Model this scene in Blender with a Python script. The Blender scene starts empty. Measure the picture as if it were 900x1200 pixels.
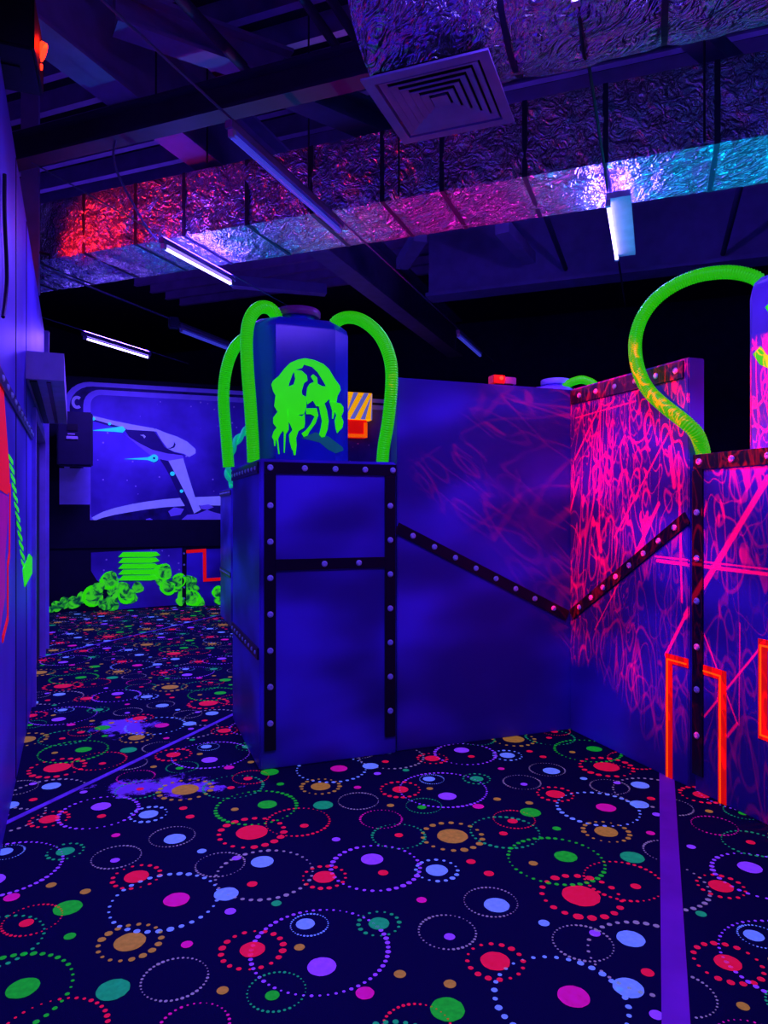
import bpy, bmesh, math, random
from mathutils import Vector, Matrix, noise
random.seed(7)
R = math.radians
scene = bpy.context.scene
col = scene.collection
# ---------------------------------------------------------------- camera, world, exposure
# world axes follow the arena partitions (origin: floor under the inner corner of the two partitions);
# the building (carpet strips, ducts, lamps, steel) is turned 41.6 degrees against them
CAMX, CAMY, EYE = -3.068, -4.351, 1.6
cam_data = bpy.data.cameras.new('camera'); cam = bpy.data.objects.new('camera', cam_data); col.objects.link(cam)
cam.location = (CAMX, CAMY, EYE); cam.rotation_euler = (R(90), 0, R(-20.3))
cam_data.sensor_fit = 'VERTICAL'; cam_data.sensor_height = 36; cam_data.sensor_width = 27; cam_data.lens = 820/1200*36
cam_data.clip_start = .05
scene.camera = cam
wd = bpy.data.worlds.new('world'); scene.world = wd; wd.use_nodes = True
wd.node_tree.nodes['Background'].inputs[0].default_value = (.05, .02, .25, 1); wd.node_tree.nodes['Background'].inputs[1].default_value = .02
vs = scene.view_settings
vs.view_transform = 'Standard'; vs.look = 'None'; vs.gamma = 1; vs.exposure = 0; vs.use_curve_mapping = False
UV = (.15, .055, 1.0)          # colour of the black-light tubes
TUBE_W = 95                   # watts of one lit tube
def Bw(x, y, z=0):            # building axes (x right, y along the carpet strips, origin under the camera) -> world
    return Vector((CAMX + .7478*x + .6639*y, CAMY - .6639*x + .7478*y, z))
LASER_W, TEAL_W, PINK_W = 12500, 560, 300
# ---------------------------------------------------------------- measured outlines (metres)
CELL = [["d",1.054,0.882,0.0524,"R",0,0],["r",1.054,0.882,0.0992,"R",16,0.17],["r",1.294,0.771,0.2141,"B",32,0.085],["d",1.334,0.796,0.0528,"M",0,0],["d",1.501,0.906,0.0507,"B",0,0],["d",1.354,0.499,0.0571,"O",0,0],["r",1.354,0.499,0.1111,"O",18,0.17],["d",1.484,0.27,0.0543,"T",0,0],["d",0.762,0.693,0.0212,"O",0,0],["d",0.937,0.707,0.0216,"O",0,0],["d",1.119,0.444,0.0219,"G",0,0],["d",1.561,0.563,0.0215,"M",0,0],["d",0.963,0.587,0.0552,"G",0,0],["r",0.898,0.473,0.1071,"R",36,0.08],["d",0.895,0.448,0.0266,"R",0,0],["r",0.051,0.391,0.1112,"L",40,0.08],["r",1.158,0.117,0.2157,"G",40,0.08],["d",1.196,0.166,0.0523,"G",0,0],["r",0.882,0.313,0.1707,"T",34,0.08],["d",0.879,0.292,0.0212,"R",0,0],["d",1.066,0.048,0.0206,"O",0,0],["d",1.296,1.432,0.0782,"R",0,0],["r",1.296,1.432,0.16,"R",19,0.17],["r",1.453,0.04,0.163,"R",38,0.075],["d",1.506,0.009,0.0219,"R",0,0],["r",1.564,1.108,0.2113,"L",36,0.075],["d",1.499,1.196,0.0515,"B",0,0],["d",0.233,1.178,0.0493,"R",0,0],["r",0.233,1.178,0.0935,"R",16,0.17],["r",0.409,1.341,0.2,"P",36,0.085],["d",0.368,1.4,0.0511,"P",0,0],["d",0.46,1.305,0.0227,"R",0,0],["d",0.675,1.413,0.0495,"B",0,0],["r",0.675,1.413,0.0933,"B",16,0.17],["d",0.798,1.543,0.0215,"R",0,0],["d",0.898,1.469,0.0226,"R",0,0],["d",0.687,1.16,0.0211,"M",0,0],["d",0.142,0.921,0.0209,"T",0,0],["d",0.131,1.516,0.0208,"P",0,0],["r",0.955,1.251,0.1085,"L",40,0.07],["d",0.983,1.235,0.0521,"B",0,0],["r",0.846,0.989,0.1089,"L",38,0.08],["d",0.863,0.961,0.0209,"P",0,0],["r",0.441,0.719,0.25,"P",58,0.055],["d",0.319,0.837,0.0364,"B",0,0],["r",0.336,0.838,0.0727,"B",34,0.1],["d",0.492,0.631,0.051,"P",0,0],["d",0.367,0.699,0.0197,"O",0,0],["d",0.213,0.625,0.0458,"R",0,0],["r",0.213,0.625,0.1123,"R",18,0.17],["d",0.584,0.943,0.0408,"T",0,0],["r",0.584,0.943,0.0796,"T",16,0.17],["r",0.408,0.462,0.0968,"T",34,0.08],["d",0.405,0.439,0.024,"G",0,0],["d",0.686,0.561,0.0312,"M",0,0],["d",0.238,0.4,0.02,"O",0,0],["r",0.252,0.224,0.1089,"M",34,0.08],["r",0.403,0.077,0.1305,"T",32,0.08],["d",0.401,0.086,0.0211,"R",0,0],["d",0.65,0.173,0.0758,"O",0,0],["r",0.65,0.173,0.1474,"O",18,0.17],["d",1.56,1.013,0.0222,"R",0,0],["d",1.589,0.804,0.0225,"P",0,0],["d",1.181,1.179,0.0216,"B",0,0],["r",1.334,1.106,0.1093,"L",38,0.08],["d",1.371,1.182,0.0211,"P",0,0]]
HOSE_A = [[-2.27,0.3,1.956],[-2.276,0.3,2.081],[-2.293,0.3,2.334],[-2.31,0.3,2.559],[-2.315,0.3,2.756],[-2.291,0.31,2.885],[-2.231,0.33,2.964],[-2.154,0.37,2.983],[-2.102,0.4,2.95],[-2.074,0.42,2.881]]
HOSE_B = [[-2.357,0.85,1.956],[-2.375,0.85,2.162],[-2.396,0.83,2.407],[-2.388,0.8,2.589],[-2.354,0.74,2.733],[-2.296,0.68,2.816],[-2.237,0.6,2.815],[-2.179,0.52,2.742]]
HOSE_C = [[-1.434,0.1,1.918],[-1.433,0.07,2.048],[-1.428,0.0,2.212],[-1.427,-0.06,2.463],[-1.437,-0.04,2.629],[-1.473,0.06,2.79],[-1.54,0.2,2.911],[-1.606,0.33,2.962],[-1.664,0.42,2.949],[-1.691,0.46,2.89]]
HOSE_D = [[0.07,-1.193,1.931],[0.05,-1.207,1.964],[-0.02,-1.233,2.047],[-0.07,-1.195,2.117],[-0.09,-1.062,2.223],[-0.09,-0.934,2.329],[-0.09,-0.851,2.447],[-0.07,-0.786,2.586],[-0.04,-0.757,2.719],[0.0,-0.777,2.844],[0.06,-0.83,2.943],[0.13,-0.922,3.009],[0.2,-1.029,3.036],[0.27,-1.149,3.026],[0.33,-1.235,2.995],[0.38,-1.294,2.948],[0.4,-1.308,2.886]]
SHIP = {"wing_upper": [[-3.598,3.165],[-3.286,3.098],[-2.98,3.044],[-2.617,2.991],[-2.564,2.938],[-2.617,2.944],[-3.031,2.954],[-3.095,2.985],[-3.286,3.031],[-3.486,3.081],[-3.598,3.111]],"wing_shadow": [[-3.598,3.114],[-3.486,3.081],[-3.286,3.031],[-3.095,2.985],[-3.062,2.964],[-3.286,2.998],[-3.486,3.054],[-3.598,3.081]],"hull_dark": [[-3.077,2.953],[-3.031,2.954],[-2.617,2.944],[-2.538,2.828],[-2.445,2.679],[-2.299,2.605],[-2.137,2.562],[-2.191,2.547],[-2.458,2.573],[-2.669,2.638],[-2.877,2.758],[-3.006,2.838]],"hull_rear": [[-3.083,2.882],[-2.903,2.763],[-2.643,2.634],[-2.405,2.58],[-2.159,2.556],[-2.137,2.492],[-2.352,2.453],[-2.538,2.476],[-2.695,2.555],[-2.903,2.724]],"nose": [[-2.603,2.991],[-2.405,2.916],[-2.245,2.867],[-2.083,2.788],[-1.947,2.666],[-1.947,2.596],[-2.056,2.528],[-2.137,2.582],[-2.299,2.614],[-2.405,2.666],[-2.485,2.774],[-2.551,2.883]],"nose_line": [[-2.299,2.781],[-2.272,2.734],[-2.293,2.683],[-2.352,2.659],[-2.411,2.669],[-2.352,2.679],[-2.315,2.705],[-2.299,2.745]],"wing_lower": [[-2.392,2.458],[-2.151,2.506],[-2.083,2.269],[-1.947,1.821],[-1.859,1.638],[-1.974,1.573],[-2.056,1.793],[-2.218,2.127],[-2.339,2.348]],"wing_dark": [[-2.524,2.482],[-2.387,2.452],[-2.218,2.127],[-2.056,1.793],[-1.969,1.568],[-2.042,1.568],[-2.191,1.82],[-2.352,2.181],[-2.458,2.373]],"flame": [[-3.585,2.916],[-3.235,2.979],[-3.108,3.003],[-3.062,2.953],[-3.108,2.902],[-3.235,2.911]],"flame2": [[-3.083,2.468],[-2.721,2.505],[-2.617,2.557],[-2.556,2.495],[-2.617,2.427],[-2.721,2.463]],"planet_rim": [[-3.59,1.502],[-3.411,1.602],[-3.235,1.664],[-2.98,1.727],[-2.721,1.775],[-2.458,1.812],[-2.137,1.843],[-1.81,1.859],[-1.476,1.876],[0.109,1.835],[0.109,1.67],[-1.476,1.71],[-1.81,1.715],[-2.137,1.702],[-2.458,1.679],[-2.721,1.646],[-2.98,1.602],[-3.235,1.553],[-3.411,1.507],[-3.561,1.449]],"planet": [[-3.561,1.457],[-3.411,1.515],[-3.235,1.561],[-2.98,1.61],[-2.721,1.654],[-2.458,1.688],[-2.137,1.711],[-1.81,1.723],[-1.476,1.719],[0.109,1.679],[0.109,1.372],[-3.561,1.395]],"cloud": [[-2.392,1.61],[-2.299,1.68],[-2.137,1.652],[-2.191,1.554],[-2.352,1.526]],"cloud2": [[-2.178,1.47],[-2.083,1.554],[-1.92,1.568],[-1.755,1.638],[-1.644,1.596],[-1.532,1.567],[-1.532,1.382],[-2.083,1.394]],"cloud3": [[-1.879,1.709],[-1.727,1.732],[-1.644,1.681],[-1.755,1.638],[-1.859,1.652]],"cloud4": [[-2.747,1.481],[-2.682,1.5],[-2.638,1.472],[-2.669,1.425],[-2.726,1.425]],"moon_mark": [[-2.838,2.872],[-2.779,2.88],[-2.747,2.848],[-2.773,2.817],[-2.786,2.849]]}
DOTS = [[[-3.134,2.95],0.048,"C"],[[-2.617,2.494],0.063,"C"],[[-2.617,2.494],0.02,"K"],[[-2.325,2.242],0.037,"G"],[[-2.178,1.951],0.028,"G"],[[-3.548,3.105],0.026,"C"],[[-3.306,3.035],0.023,"C"]]
SMOKE = [[[-4.172,0.051],0.054,0],[[-4.081,0.103],0.086,0],[[-3.96,0.151],0.093,0],[[-3.838,0.146],0.1,0],[[-3.715,0.214],0.097,0],[[-3.56,0.241],0.161,1],[[-3.309,0.486],0.143,1],[[-3.372,0.097],0.1,0],[[-3.245,0.058],0.086,0],[[-3.213,0.288],0.129,0],[[-3.102,0.359],0.1,0],[[-3.053,0.237],0.136,1],[[-2.973,0.182],0.093,0],[[-2.876,0.35],0.093,0],[[-2.531,0.581],0.143,0],[[-2.464,0.597],0.136,1],[[-2.398,0.332],0.122,1],[[-2.498,0.441],0.089,0],[[-2.213,0.448],0.114,1],[[-2.06,0.408],0.129,0],[[-1.974,0.299],0.079,0],[[-2.128,0.199],0.122,0],[[-1.992,0.14],0.136,1],[[-1.888,0.065],0.093,0],[[-1.576,0.23],0.097,1],[[-1.558,0.086],0.079,0],[[-2.196,0.096],0.072,0],[[-3.466,0.373],0.093,0],[[-3.277,0.161],0.086,0],[[-2.263,0.327],0.072,0],[[-1.47,0.082],0.107,0],[[-1.364,0.114],0.107,1]]
LOUVERS = [[[-3.102,0.941],[-2.581,0.937],[-2.521,0.88],[-2.663,0.852],[-3.175,0.863]],[[-3.102,0.845],[-2.59,0.84],[-2.531,0.783],[-2.663,0.755],[-3.175,0.768]],[[-3.102,0.749],[-2.6,0.743],[-2.541,0.686],[-2.663,0.658],[-3.175,0.672]],[[-3.102,0.653],[-2.61,0.646],[-2.551,0.589],[-2.663,0.561],[-3.175,0.577]],[[-3.102,0.557],[-2.62,0.549],[-2.561,0.492],[-2.663,0.464],[-3.175,0.481]]]
LOWPANEL = [[-3.585,0.943],[-2.169,0.999],[-2.169,0.042],[-3.181,0.003],[-3.277,0.331],[-3.497,0.492],[-3.585,0.647]]
LOWPANEL2 = [[-2.094,0.956],[-1.364,0.978],[-1.364,-0.012],[-2.094,0.004]]
LOWSTRIP = [[-2.169,0.999],[-2.101,0.998],[-2.101,0.004],[-2.169,0.007]]
JELLY = {"cap": [[-2.161,2.443],[-2.149,2.47],[-2.111,2.503],[-2.073,2.555],[-2.034,2.596],[-1.98,2.622],[-1.933,2.634],[-1.87,2.627],[-1.807,2.605],[-1.767,2.573],[-1.726,2.509],[-1.69,2.465],[-1.684,2.434],[-1.706,2.394],[-1.714,2.347],[-1.759,2.341],[-1.767,2.391],[-1.789,2.459],[-1.807,2.489],[-1.847,2.548],[-1.886,2.58],[-1.941,2.591],[-1.953,2.567],[-2.0,2.552],[-2.019,2.521],[-2.042,2.458],[-2.046,2.435],[-2.003,2.442],[-1.996,2.415],[-2.019,2.384],[-2.081,2.327],[-2.123,2.355],[-2.149,2.399]],"body1": [[-2.011,2.552],[-1.957,2.548],[-1.922,2.52],[-1.916,2.485],[-1.941,2.465],[-1.957,2.41],[-1.953,2.387],[-1.925,2.374],[-1.925,2.305],[-1.941,2.258],[-2.011,2.247],[-2.065,2.252],[-2.088,2.312],[-2.111,2.356],[-2.05,2.435],[-2.011,2.453],[-2.0,2.491]],"body2": [[-1.925,2.381],[-1.918,2.436],[-1.902,2.463],[-1.87,2.481],[-1.894,2.514],[-1.878,2.53],[-1.851,2.509],[-1.847,2.467],[-1.815,2.453],[-1.767,2.453],[-1.751,2.399],[-1.759,2.376],[-1.791,2.343],[-1.831,2.317],[-1.855,2.316],[-1.878,2.353],[-1.918,2.324]],"t1": [[-2.134,2.369],[-2.081,2.342],[-2.058,2.283],[-2.046,2.223],[-2.046,2.147],[-2.065,2.119],[-2.073,1.994],[-2.078,1.994],[-2.077,2.13],[-2.084,2.141],[-2.104,2.114],[-2.117,2.083],[-2.107,1.985],[-2.114,1.985],[-2.124,2.068],[-2.13,2.09],[-2.136,2.037],[-2.142,2.037],[-2.145,2.075],[-2.157,2.097],[-2.145,2.135],[-2.126,2.159],[-2.149,2.188],[-2.149,2.225],[-2.119,2.265],[-2.142,2.301]],"t2": [[-2.05,2.283],[-1.996,2.255],[-1.957,2.242],[-1.937,2.258],[-1.935,2.197],[-1.941,2.166],[-1.98,2.142],[-1.996,2.095],[-1.992,2.05],[-2.0,1.981],[-2.01,1.981],[-2.015,2.011],[-2.023,2.018],[-2.038,2.071],[-2.042,2.116],[-2.019,2.148],[-2.034,2.185],[-2.05,2.215]],"t3": [[-1.925,2.297],[-1.855,2.301],[-1.843,2.255],[-1.862,2.2],[-1.902,2.145],[-1.918,2.114],[-1.941,2.105],[-1.957,2.127],[-1.925,2.152],[-1.894,2.191],[-1.866,2.246],[-1.894,2.26],[-1.925,2.259]],"t4": [[-1.839,2.325],[-1.799,2.335],[-1.783,2.289],[-1.771,2.22],[-1.779,2.158],[-1.799,2.11],[-1.819,2.106],[-1.835,2.124],[-1.823,2.171],[-1.815,2.218],[-1.827,2.271]],"t5": [[-1.763,2.352],[-1.718,2.347],[-1.686,2.341],[-1.666,2.318],[-1.666,2.287],[-1.682,2.255],[-1.666,2.217],[-1.674,2.177],[-1.698,2.153],[-1.709,2.139],[-1.718,2.168],[-1.726,2.222],[-1.714,2.261],[-1.726,2.292],[-1.739,2.237],[-1.744,2.237],[-1.743,2.291]]}
JHAZE = [[-1.957,2.097],[-1.862,2.139],[-1.767,2.112],[-1.67,2.045],[-1.662,2.022],[-1.718,2.001],[-1.775,2.026],[-1.831,2.071]]
ROPE = [[[0.381,1.905],[0.649,1.887],[0.661,1.864],[0.413,1.885]],[[0.454,1.859],[0.732,1.838],[0.745,1.814],[0.487,1.838]],[[0.529,1.812],[0.818,1.787],[0.831,1.762],[0.563,1.79]],[[0.607,1.763],[0.908,1.734],[0.921,1.709],[0.643,1.74]],[[0.689,1.712],[1.001,1.679],[1.015,1.653],[0.725,1.689]],[[0.773,1.659],[1.098,1.621],[1.113,1.595],[0.811,1.635]],[[0.861,1.604],[1.2,1.561],[1.215,1.534],[0.901,1.579]],[[0.952,1.547],[1.305,1.499],[1.321,1.471],[0.994,1.52]],[[1.047,1.487],[1.416,1.433],[1.432,1.404],[1.09,1.46]],[[1.146,1.425],[1.531,1.365],[1.549,1.335],[1.191,1.396]],[[1.25,1.36],[1.652,1.293],[1.67,1.263],[1.297,1.33]],[[1.358,1.293],[1.779,1.218],[1.798,1.187],[1.407,1.261]]]
SEGS = [([0.2314, 0.0553], [0.0847, -0.1002], 0.0075, 1), ([0.0847, -0.1002], [0.0478, -0.1455], 0.004, 1), ([0.0345, -0.0469], [0.2166, -0.0422], 0.004, 1), ([0.0312, -0.0423], [0.2174, -0.0373], 0.002, 0.8), ([-0.0754, 0.217], [-0.1789, 0.0865], 0.004, 1), ([-0.1105, 0.2111], [-0.0984, -0.0407], 0.0035, 0.9), ([0.0627, 0.1153], [-0.0604, -0.0265], 0.003, 0.9), ([0.0828, 0.0887], [0.0796, -0.0862], 0.004, 0.7), ([-0.0405, -0.0739], [-0.1016, -0.1452], 0.0018, 0.8), ([0.115, -0.1127], [0.1566, -0.1811], 0.0022, 0.8), ([0.1566, -0.1811], [0.1411, -0.1953], 0.003, 0.8), ([0.204, -0.1038], [0.1086, -0.1877], 0.0022, 0.8), ([0.1709, -0.0931], [0.1588, -0.1819], 0.0015, 0.6), ([-0.1649, 0.0559], [-0.1849, 0.0026], 0.005, 1), ([0.0398, 0.0224], [-0.0104, -0.044], 0.006, 0.9), ([-0.1049, -0.0121], [-0.0936, -0.0459], 0.009, 1), ([-0.1871, 0.1577], [-0.0119, 0.1702], 0.003, 0.7), ([0.0655, 0.0951], [0.072, 0.0447], 0.008, 0.8), ([-0.2261, 0.1195], [-0.2045, 0.1591], 0.003, 0.9), ([-0.2249, 0.1166], [-0.2037, 0.085], 0.0022, 0.7), ([-0.2284, -0.1071], [-0.2077, -0.0875], 0.0016, 0.6), ([-0.1976, -0.0337], [-0.1934, -0.1396], 0.002, 0.6), ([-0.191, -0.0473], [-0.1826, -0.0289], 0.0016, 0.6), ([-0.2226, 0.1221], [-0.2069, 0.1782], 0.0018, 0.6)]
# ---------------------------------------------------------------- materials
MATS = {}
def newmat(name):
    m = bpy.data.materials.new(name); m.use_nodes = True; nt = m.node_tree; nt.nodes.clear()
    out = nt.nodes.new('ShaderNodeOutputMaterial'); b = nt.nodes.new('ShaderNodeBsdfPrincipled')
    nt.links.new(b.outputs[0], out.inputs[0]); MATS[name] = m
    return m, nt, b
def L(nt, a, b): nt.links.new(a, b)
def mat(name, color, rough=.6, metal=0, emit=None, estr=0, vary=.12, scale=6, bump=0, bscale=60, spec=.3):
    """procedural material: base colour with a little noise variation, optional bump; emit only for lamps and black-light reactive paint"""
    m, nt, b = newmat(name)
    tc = nt.nodes.new('ShaderNodeTexCoord'); nz = nt.nodes.new('ShaderNodeTexNoise'); nz.inputs['Scale'].default_value = scale; nz.inputs['Detail'].default_value = 3
    L(nt, tc.outputs['Object'], nz.inputs['Vector'])
    rp = nt.nodes.new('ShaderNodeValToRGB'); rp.color_ramp.elements[0].position = .3; rp.color_ramp.elements[1].position = .7
    rp.color_ramp.elements[0].color = (*[c*(1-vary) for c in color], 1); rp.color_ramp.elements[1].color = (*[min(1, c*(1+vary)) for c in color], 1)
    L(nt, nz.outputs[0], rp.inputs[0]); L(nt, rp.outputs[0], b.inputs['Base Color'])
    b.inputs['Roughness'].default_value = rough; b.inputs['Metallic'].default_value = metal; b.inputs['Specular IOR Level'].default_value = spec
    if emit:
        b.inputs['Emission Color'].default_value = (*emit, 1); b.inputs['Emission Strength'].default_value = estr
    if bump:
        n2 = nt.nodes.new('ShaderNodeTexNoise'); n2.inputs['Scale'].default_value = bscale; L(nt, tc.outputs['Object'], n2.inputs['Vector'])
        bp = nt.nodes.new('ShaderNodeBump'); bp.inputs['Strength'].default_value = bump; bp.inputs['Distance'].default_value = .02
        L(nt, n2.outputs[0], bp.inputs['Height']); L(nt, bp.outputs[0], b.inputs['Normal'])
    return m
def airbrush(name, dark, light, scale=1.6, rough=.45, lo=.35, hi=.72):
    """airbrushed metal-plate paint: broad soft clouds of two blues"""
    m, nt, b = newmat(name)
    g = nt.nodes.new('ShaderNodeNewGeometry'); mp = nt.nodes.new('ShaderNodeMapping'); mp.inputs['Rotation'].default_value = (.5, .35, .5); mp.inputs['Scale'].default_value = (.7, .7, 1.3)
    L(nt, g.outputs['Position'], mp.inputs['Vector'])
    nz = nt.nodes.new('ShaderNodeTexNoise'); nz.inputs['Scale'].default_value = scale; nz.inputs['Detail'].default_value = 1.6; nz.inputs['Roughness'].default_value = .4
    L(nt, mp.outputs[0], nz.inputs['Vector'])
    rp = nt.nodes.new('ShaderNodeValToRGB'); rp.color_ramp.interpolation = 'EASE'
    rp.color_ramp.elements[0].position = lo; rp.color_ramp.elements[0].color = (*dark, 1)
    rp.color_ramp.elements[1].position = hi; rp.color_ramp.elements[1].color = (*light, 1)
    L(nt, nz.outputs[0], rp.inputs[0]); L(nt, rp.outputs[0], b.inputs['Base Color'])
    b.inputs['Roughness'].default_value = rough; b.inputs['Specular IOR Level'].default_value = .25
    return m
def fluo(name, color, glow, estr, rough=.55, vary=.1, scale=8, bump=0):
    """black-light reactive paint or plastic: it re-emits the ultraviolet it receives"""
    return mat(name, color, rough, 0, glow, estr, vary, scale, bump, 120)
airbrush('wall_paint', (.05, .03, .30), (.14, .10, .90))
airbrush('wall_left_paint', (.10, .06, .6), (.22, .17, .97), 1.1)
airbrush('column_paint', (.045, .03, .27), (.12, .10, .86), 1.8)
mat('wall_dark', (.006, .006, .03), .8)
mat('shell_dark', (.02, .02, .10), .9)
mat('trim_black', (.012, .003, .022), .35, 0, spec=.4)
mat('rivet_steel', (.5, .85, .98), .35, 0)
mat('white_metal', (.62, .58, .85), .4)
mat('jamb', (.4, .33, .85), .5)
mat('door_dark', (.01, .01, .045), .6)
mat('black_plastic', (.01, .01, .02), .45)
mat('steel_violet', (.26, .20, .5), .55)
mat('purlin_steel', (.34, .20, .55), .6)
mat('steel_dark', (.035, .03, .10), .6)
mat('steel_teal', (.06, .14, .25), .55)
mat('deck', (.02, .015, .06), .7)
mat('rod', (.02, .02, .06), .5)
mat('wire', (.12, .11, .28), .5)
mat('diffuser_white', (.38, .34, .62), .45)
mat('drum_plastic', (.02, .05, .5), .28, 0, spec=.5, scale=2, vary=.25)
mat('drum_violet', (.30, .16, .8), .3, 0, spec=.5, scale=2, vary=.25)
mat('lid_red', (.28, .05, .22), .35)
mat('lid_white', (.5, .48, .9), .35)
fluo('hose_green', (.10, .95, 0), (.02, .9, 0), .36, .4, .05)
fluo('hose_teal', (.03, .8, .3), (0, .8, .3), .3)
fluo('paint_green', (.05, .95, 0), (.03, 1, 0), .6, .4, .12, 14)
fluo('paint_green_soft', (.02, .3, .2), (0, .35, .12), .10)
fluo('paint_red', (.7, .01, .01), (1, .004, 0), .5)
fluo('paint_orange', (1, .25, .0), (1, .10, 0), .8)
fluo('paint_yellow', (1, .5, .02), (1, .42, 0), .8)
fluo('paint_cyan', (.1, .85, .9), (0, .75, .8), .6)
fluo('paint_magenta', (.7, .03, .4), (.5, 0, .25), .3)
mat('ship_light', (.50, .50, .95), .5, emit=(.2, .22, .95), estr=.4)
mat('ship_mid', (.30, .26, .9), .5, emit=(.1, .06, .9), estr=.2)
mat('ship_dark', (.03, .02, .18), .5)
mat('planet_dark', (.02, .015, .16), .6, vary=.6, scale=5)
mat('mural_frame', (.30, .26, .95), .5, emit=(.1, .05, .9), estr=.10)
mat('mural_mark', (.45, .42, .95), .5, emit=(.2, .15, .9), estr=.2)
mat('tape_violet', (.35, .05, .5), .6, emit=(.10, .004, .5), estr=.12, vary=.2, scale=3)
mat('seam_line', (.30, .15, .8), .6, emit=(.06, .01, .5), estr=.2, vary=.4, scale=9)
for n, c, g in (('R', (.9, .03, .06), (.85, .004, .03)), ('M', (.8, .03, .35), (.6, .003, .24)), ('P', (.4, .12, .8), (.26, .05, .95)),
                ('B', (.3, .4, .8), (.12, .27, 1)), ('G', (.02, .6, .02), (.004, .42, .015)), ('T', (.02, .45, .12), (.003, .33, .13)),
                ('O', (.6, .35, .03), (.36, .18, .02)), ('L', (.45, .4, .4), (.20, .16, .24))):
    mat('carpet_' + n, c, .9, emit=g, estr=.5, vary=.22, scale=40)
# carpet ground with a worn adhesive stain of its own shape
def carpet_material():
    m, nt, b = newmat('carpet')
    g_ = nt.nodes.new('ShaderNodeNewGeometry'); P = g_.outputs['Position']
    nz = nt.nodes.new('ShaderNodeTexNoise'); nz.inputs['Scale'].default_value = 260; L(nt, P, nz.inputs['Vector'])
    rp = nt.nodes.new('ShaderNodeValToRGB'); rp.color_ramp.elements[0].color = (.003, .003, .030, 1); rp.color_ramp.elements[1].color = (.007, .007, .065, 1)
    L(nt, nz.outputs[0], rp.inputs[0])
    def blob(cx, cy, sx, sy, rot):
        mp = nt.nodes.new('ShaderNodeMapping'); mp.vector_type = 'TEXTURE'; mp.inputs['Location'].default_value = (cx, cy, 0); mp.inputs['Rotation'].default_value = (0, 0, rot); mp.inputs['Scale'].default_value = (sx, sy, 1)
        L(nt, P, mp.inputs['Vector'])
        ln = nt.nodes.new('ShaderNodeVectorMath'); ln.operation = 'LENGTH'; L(nt, mp.outputs[0], ln.inputs[0]); return ln.outputs['Value']
    d1 = blob(*STAIN[0]); d2 = blob(*STAIN[1])
    mn = nt.nodes.new('ShaderNodeMath'); mn.operation = 'MINIMUM'; L(nt, d1, mn.inputs[0]); L(nt, d2, mn.inputs[1])
    n2 = nt.nodes.new('ShaderNodeTexNoise'); n2.inputs['Scale'].default_value = 7; n2.inputs['Detail'].default_value = 7; n2.inputs['Roughness'].default_value = .75; L(nt, P, n2.inputs['Vector'])
    ma = nt.nodes.new('ShaderNodeMath'); ma.operation = 'MULTIPLY_ADD'; ma.inputs[1].default_value = 4.2; L(nt, n2.outputs[0], ma.inputs[0]); L(nt, mn.outputs[0], ma.inputs[2])
    mr = nt.nodes.new('ShaderNodeMapRange'); mr.inputs[1].default_value = 2.75; mr.inputs[2].default_value = 2.95; mr.inputs[3].default_value = 1; mr.inputs[4].default_value = 0
    L(nt, ma.outputs[0], mr.inputs[0])
    mx = nt.nodes.new('ShaderNodeMix'); mx.data_type = 'RGBA'; mx.inputs[7].default_value = (.55, .3, .95, 1)
    L(nt, mr.outputs[0], mx.inputs[0]); L(nt, rp.outputs[0], mx.inputs[6]); L(nt, mx.outputs[2], b.inputs['Base Color'])
    b.inputs['Roughness'].default_value = .95; b.inputs['Specular IOR Level'].default_value = .1
    bp = nt.nodes.new('ShaderNodeBump'); bp.inputs['Strength'].default_value = .4; bp.inputs['Distance'].default_value = .004
    L(nt, nz.outputs[0], bp.inputs['Height']); L(nt, bp.outputs[0], b.inputs['Normal'])
def foil_material(name, rough, dist):
    m, nt, b = newmat(name)
    g = nt.nodes.new('ShaderNodeNewGeometry'); P = g.outputs['Position']
    n1 = nt.nodes.new('ShaderNodeTexNoise'); n1.inputs['Scale'].default_value = 2.6; n1.inputs['Detail'].default_value = 6; n1.inputs['Roughness'].default_value = .5; n1.inputs['Distortion'].default_value = .9
    mp = nt.nodes.new('ShaderNodeMapping'); mp.inputs['Rotation'].default_value = (.4, .5, .73); mp.inputs['Scale'].default_value = (1.5, .8, 1.2); L(nt, P, mp.inputs['Vector']); L(nt, mp.outputs[0], n1.inputs['Vector'])
    n2 = nt.nodes.new('ShaderNodeTexNoise'); n2.inputs['Scale'].default_value = 8; n2.inputs['Detail'].default_value = 1.5; n2.inputs['Distortion'].default_value = 2; L(nt, mp.outputs[0], n2.inputs['Vector'])
    sb = nt.nodes.new('ShaderNodeMath'); sb.operation = 'SUBTRACT'; sb.inputs[1].default_value = .5; L(nt, n2.outputs[0], sb.inputs[0])
    ab = nt.nodes.new('ShaderNodeMath'); ab.operation = 'ABSOLUTE'; L(nt, sb.outputs[0], ab.inputs[0])
    ad = nt.nodes.new('ShaderNodeMath'); ad.operation = 'MULTIPLY_ADD'; ad.inputs[1].default_value = .45; L(nt, ab.outputs[0], ad.inputs[0]); L(nt, n1.outputs[0], ad.inputs[2])
    bp = nt.nodes.new('ShaderNodeBump'); bp.inputs['Strength'].default_value = 1; bp.inputs['Distance'].default_value = dist
    L(nt, ad.outputs[0], bp.inputs['Height']); L(nt, bp.outputs[0], b.inputs['Normal'])
    b.inputs['Base Color'].default_value = (.68, .64, .85, 1); b.inputs['Metallic'].default_value = .82; b.inputs['Roughness'].default_value = rough
foil_material('foil', .26, .13)
mat('foil_tape', (.03, .03, .09), .5, .3)
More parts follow.
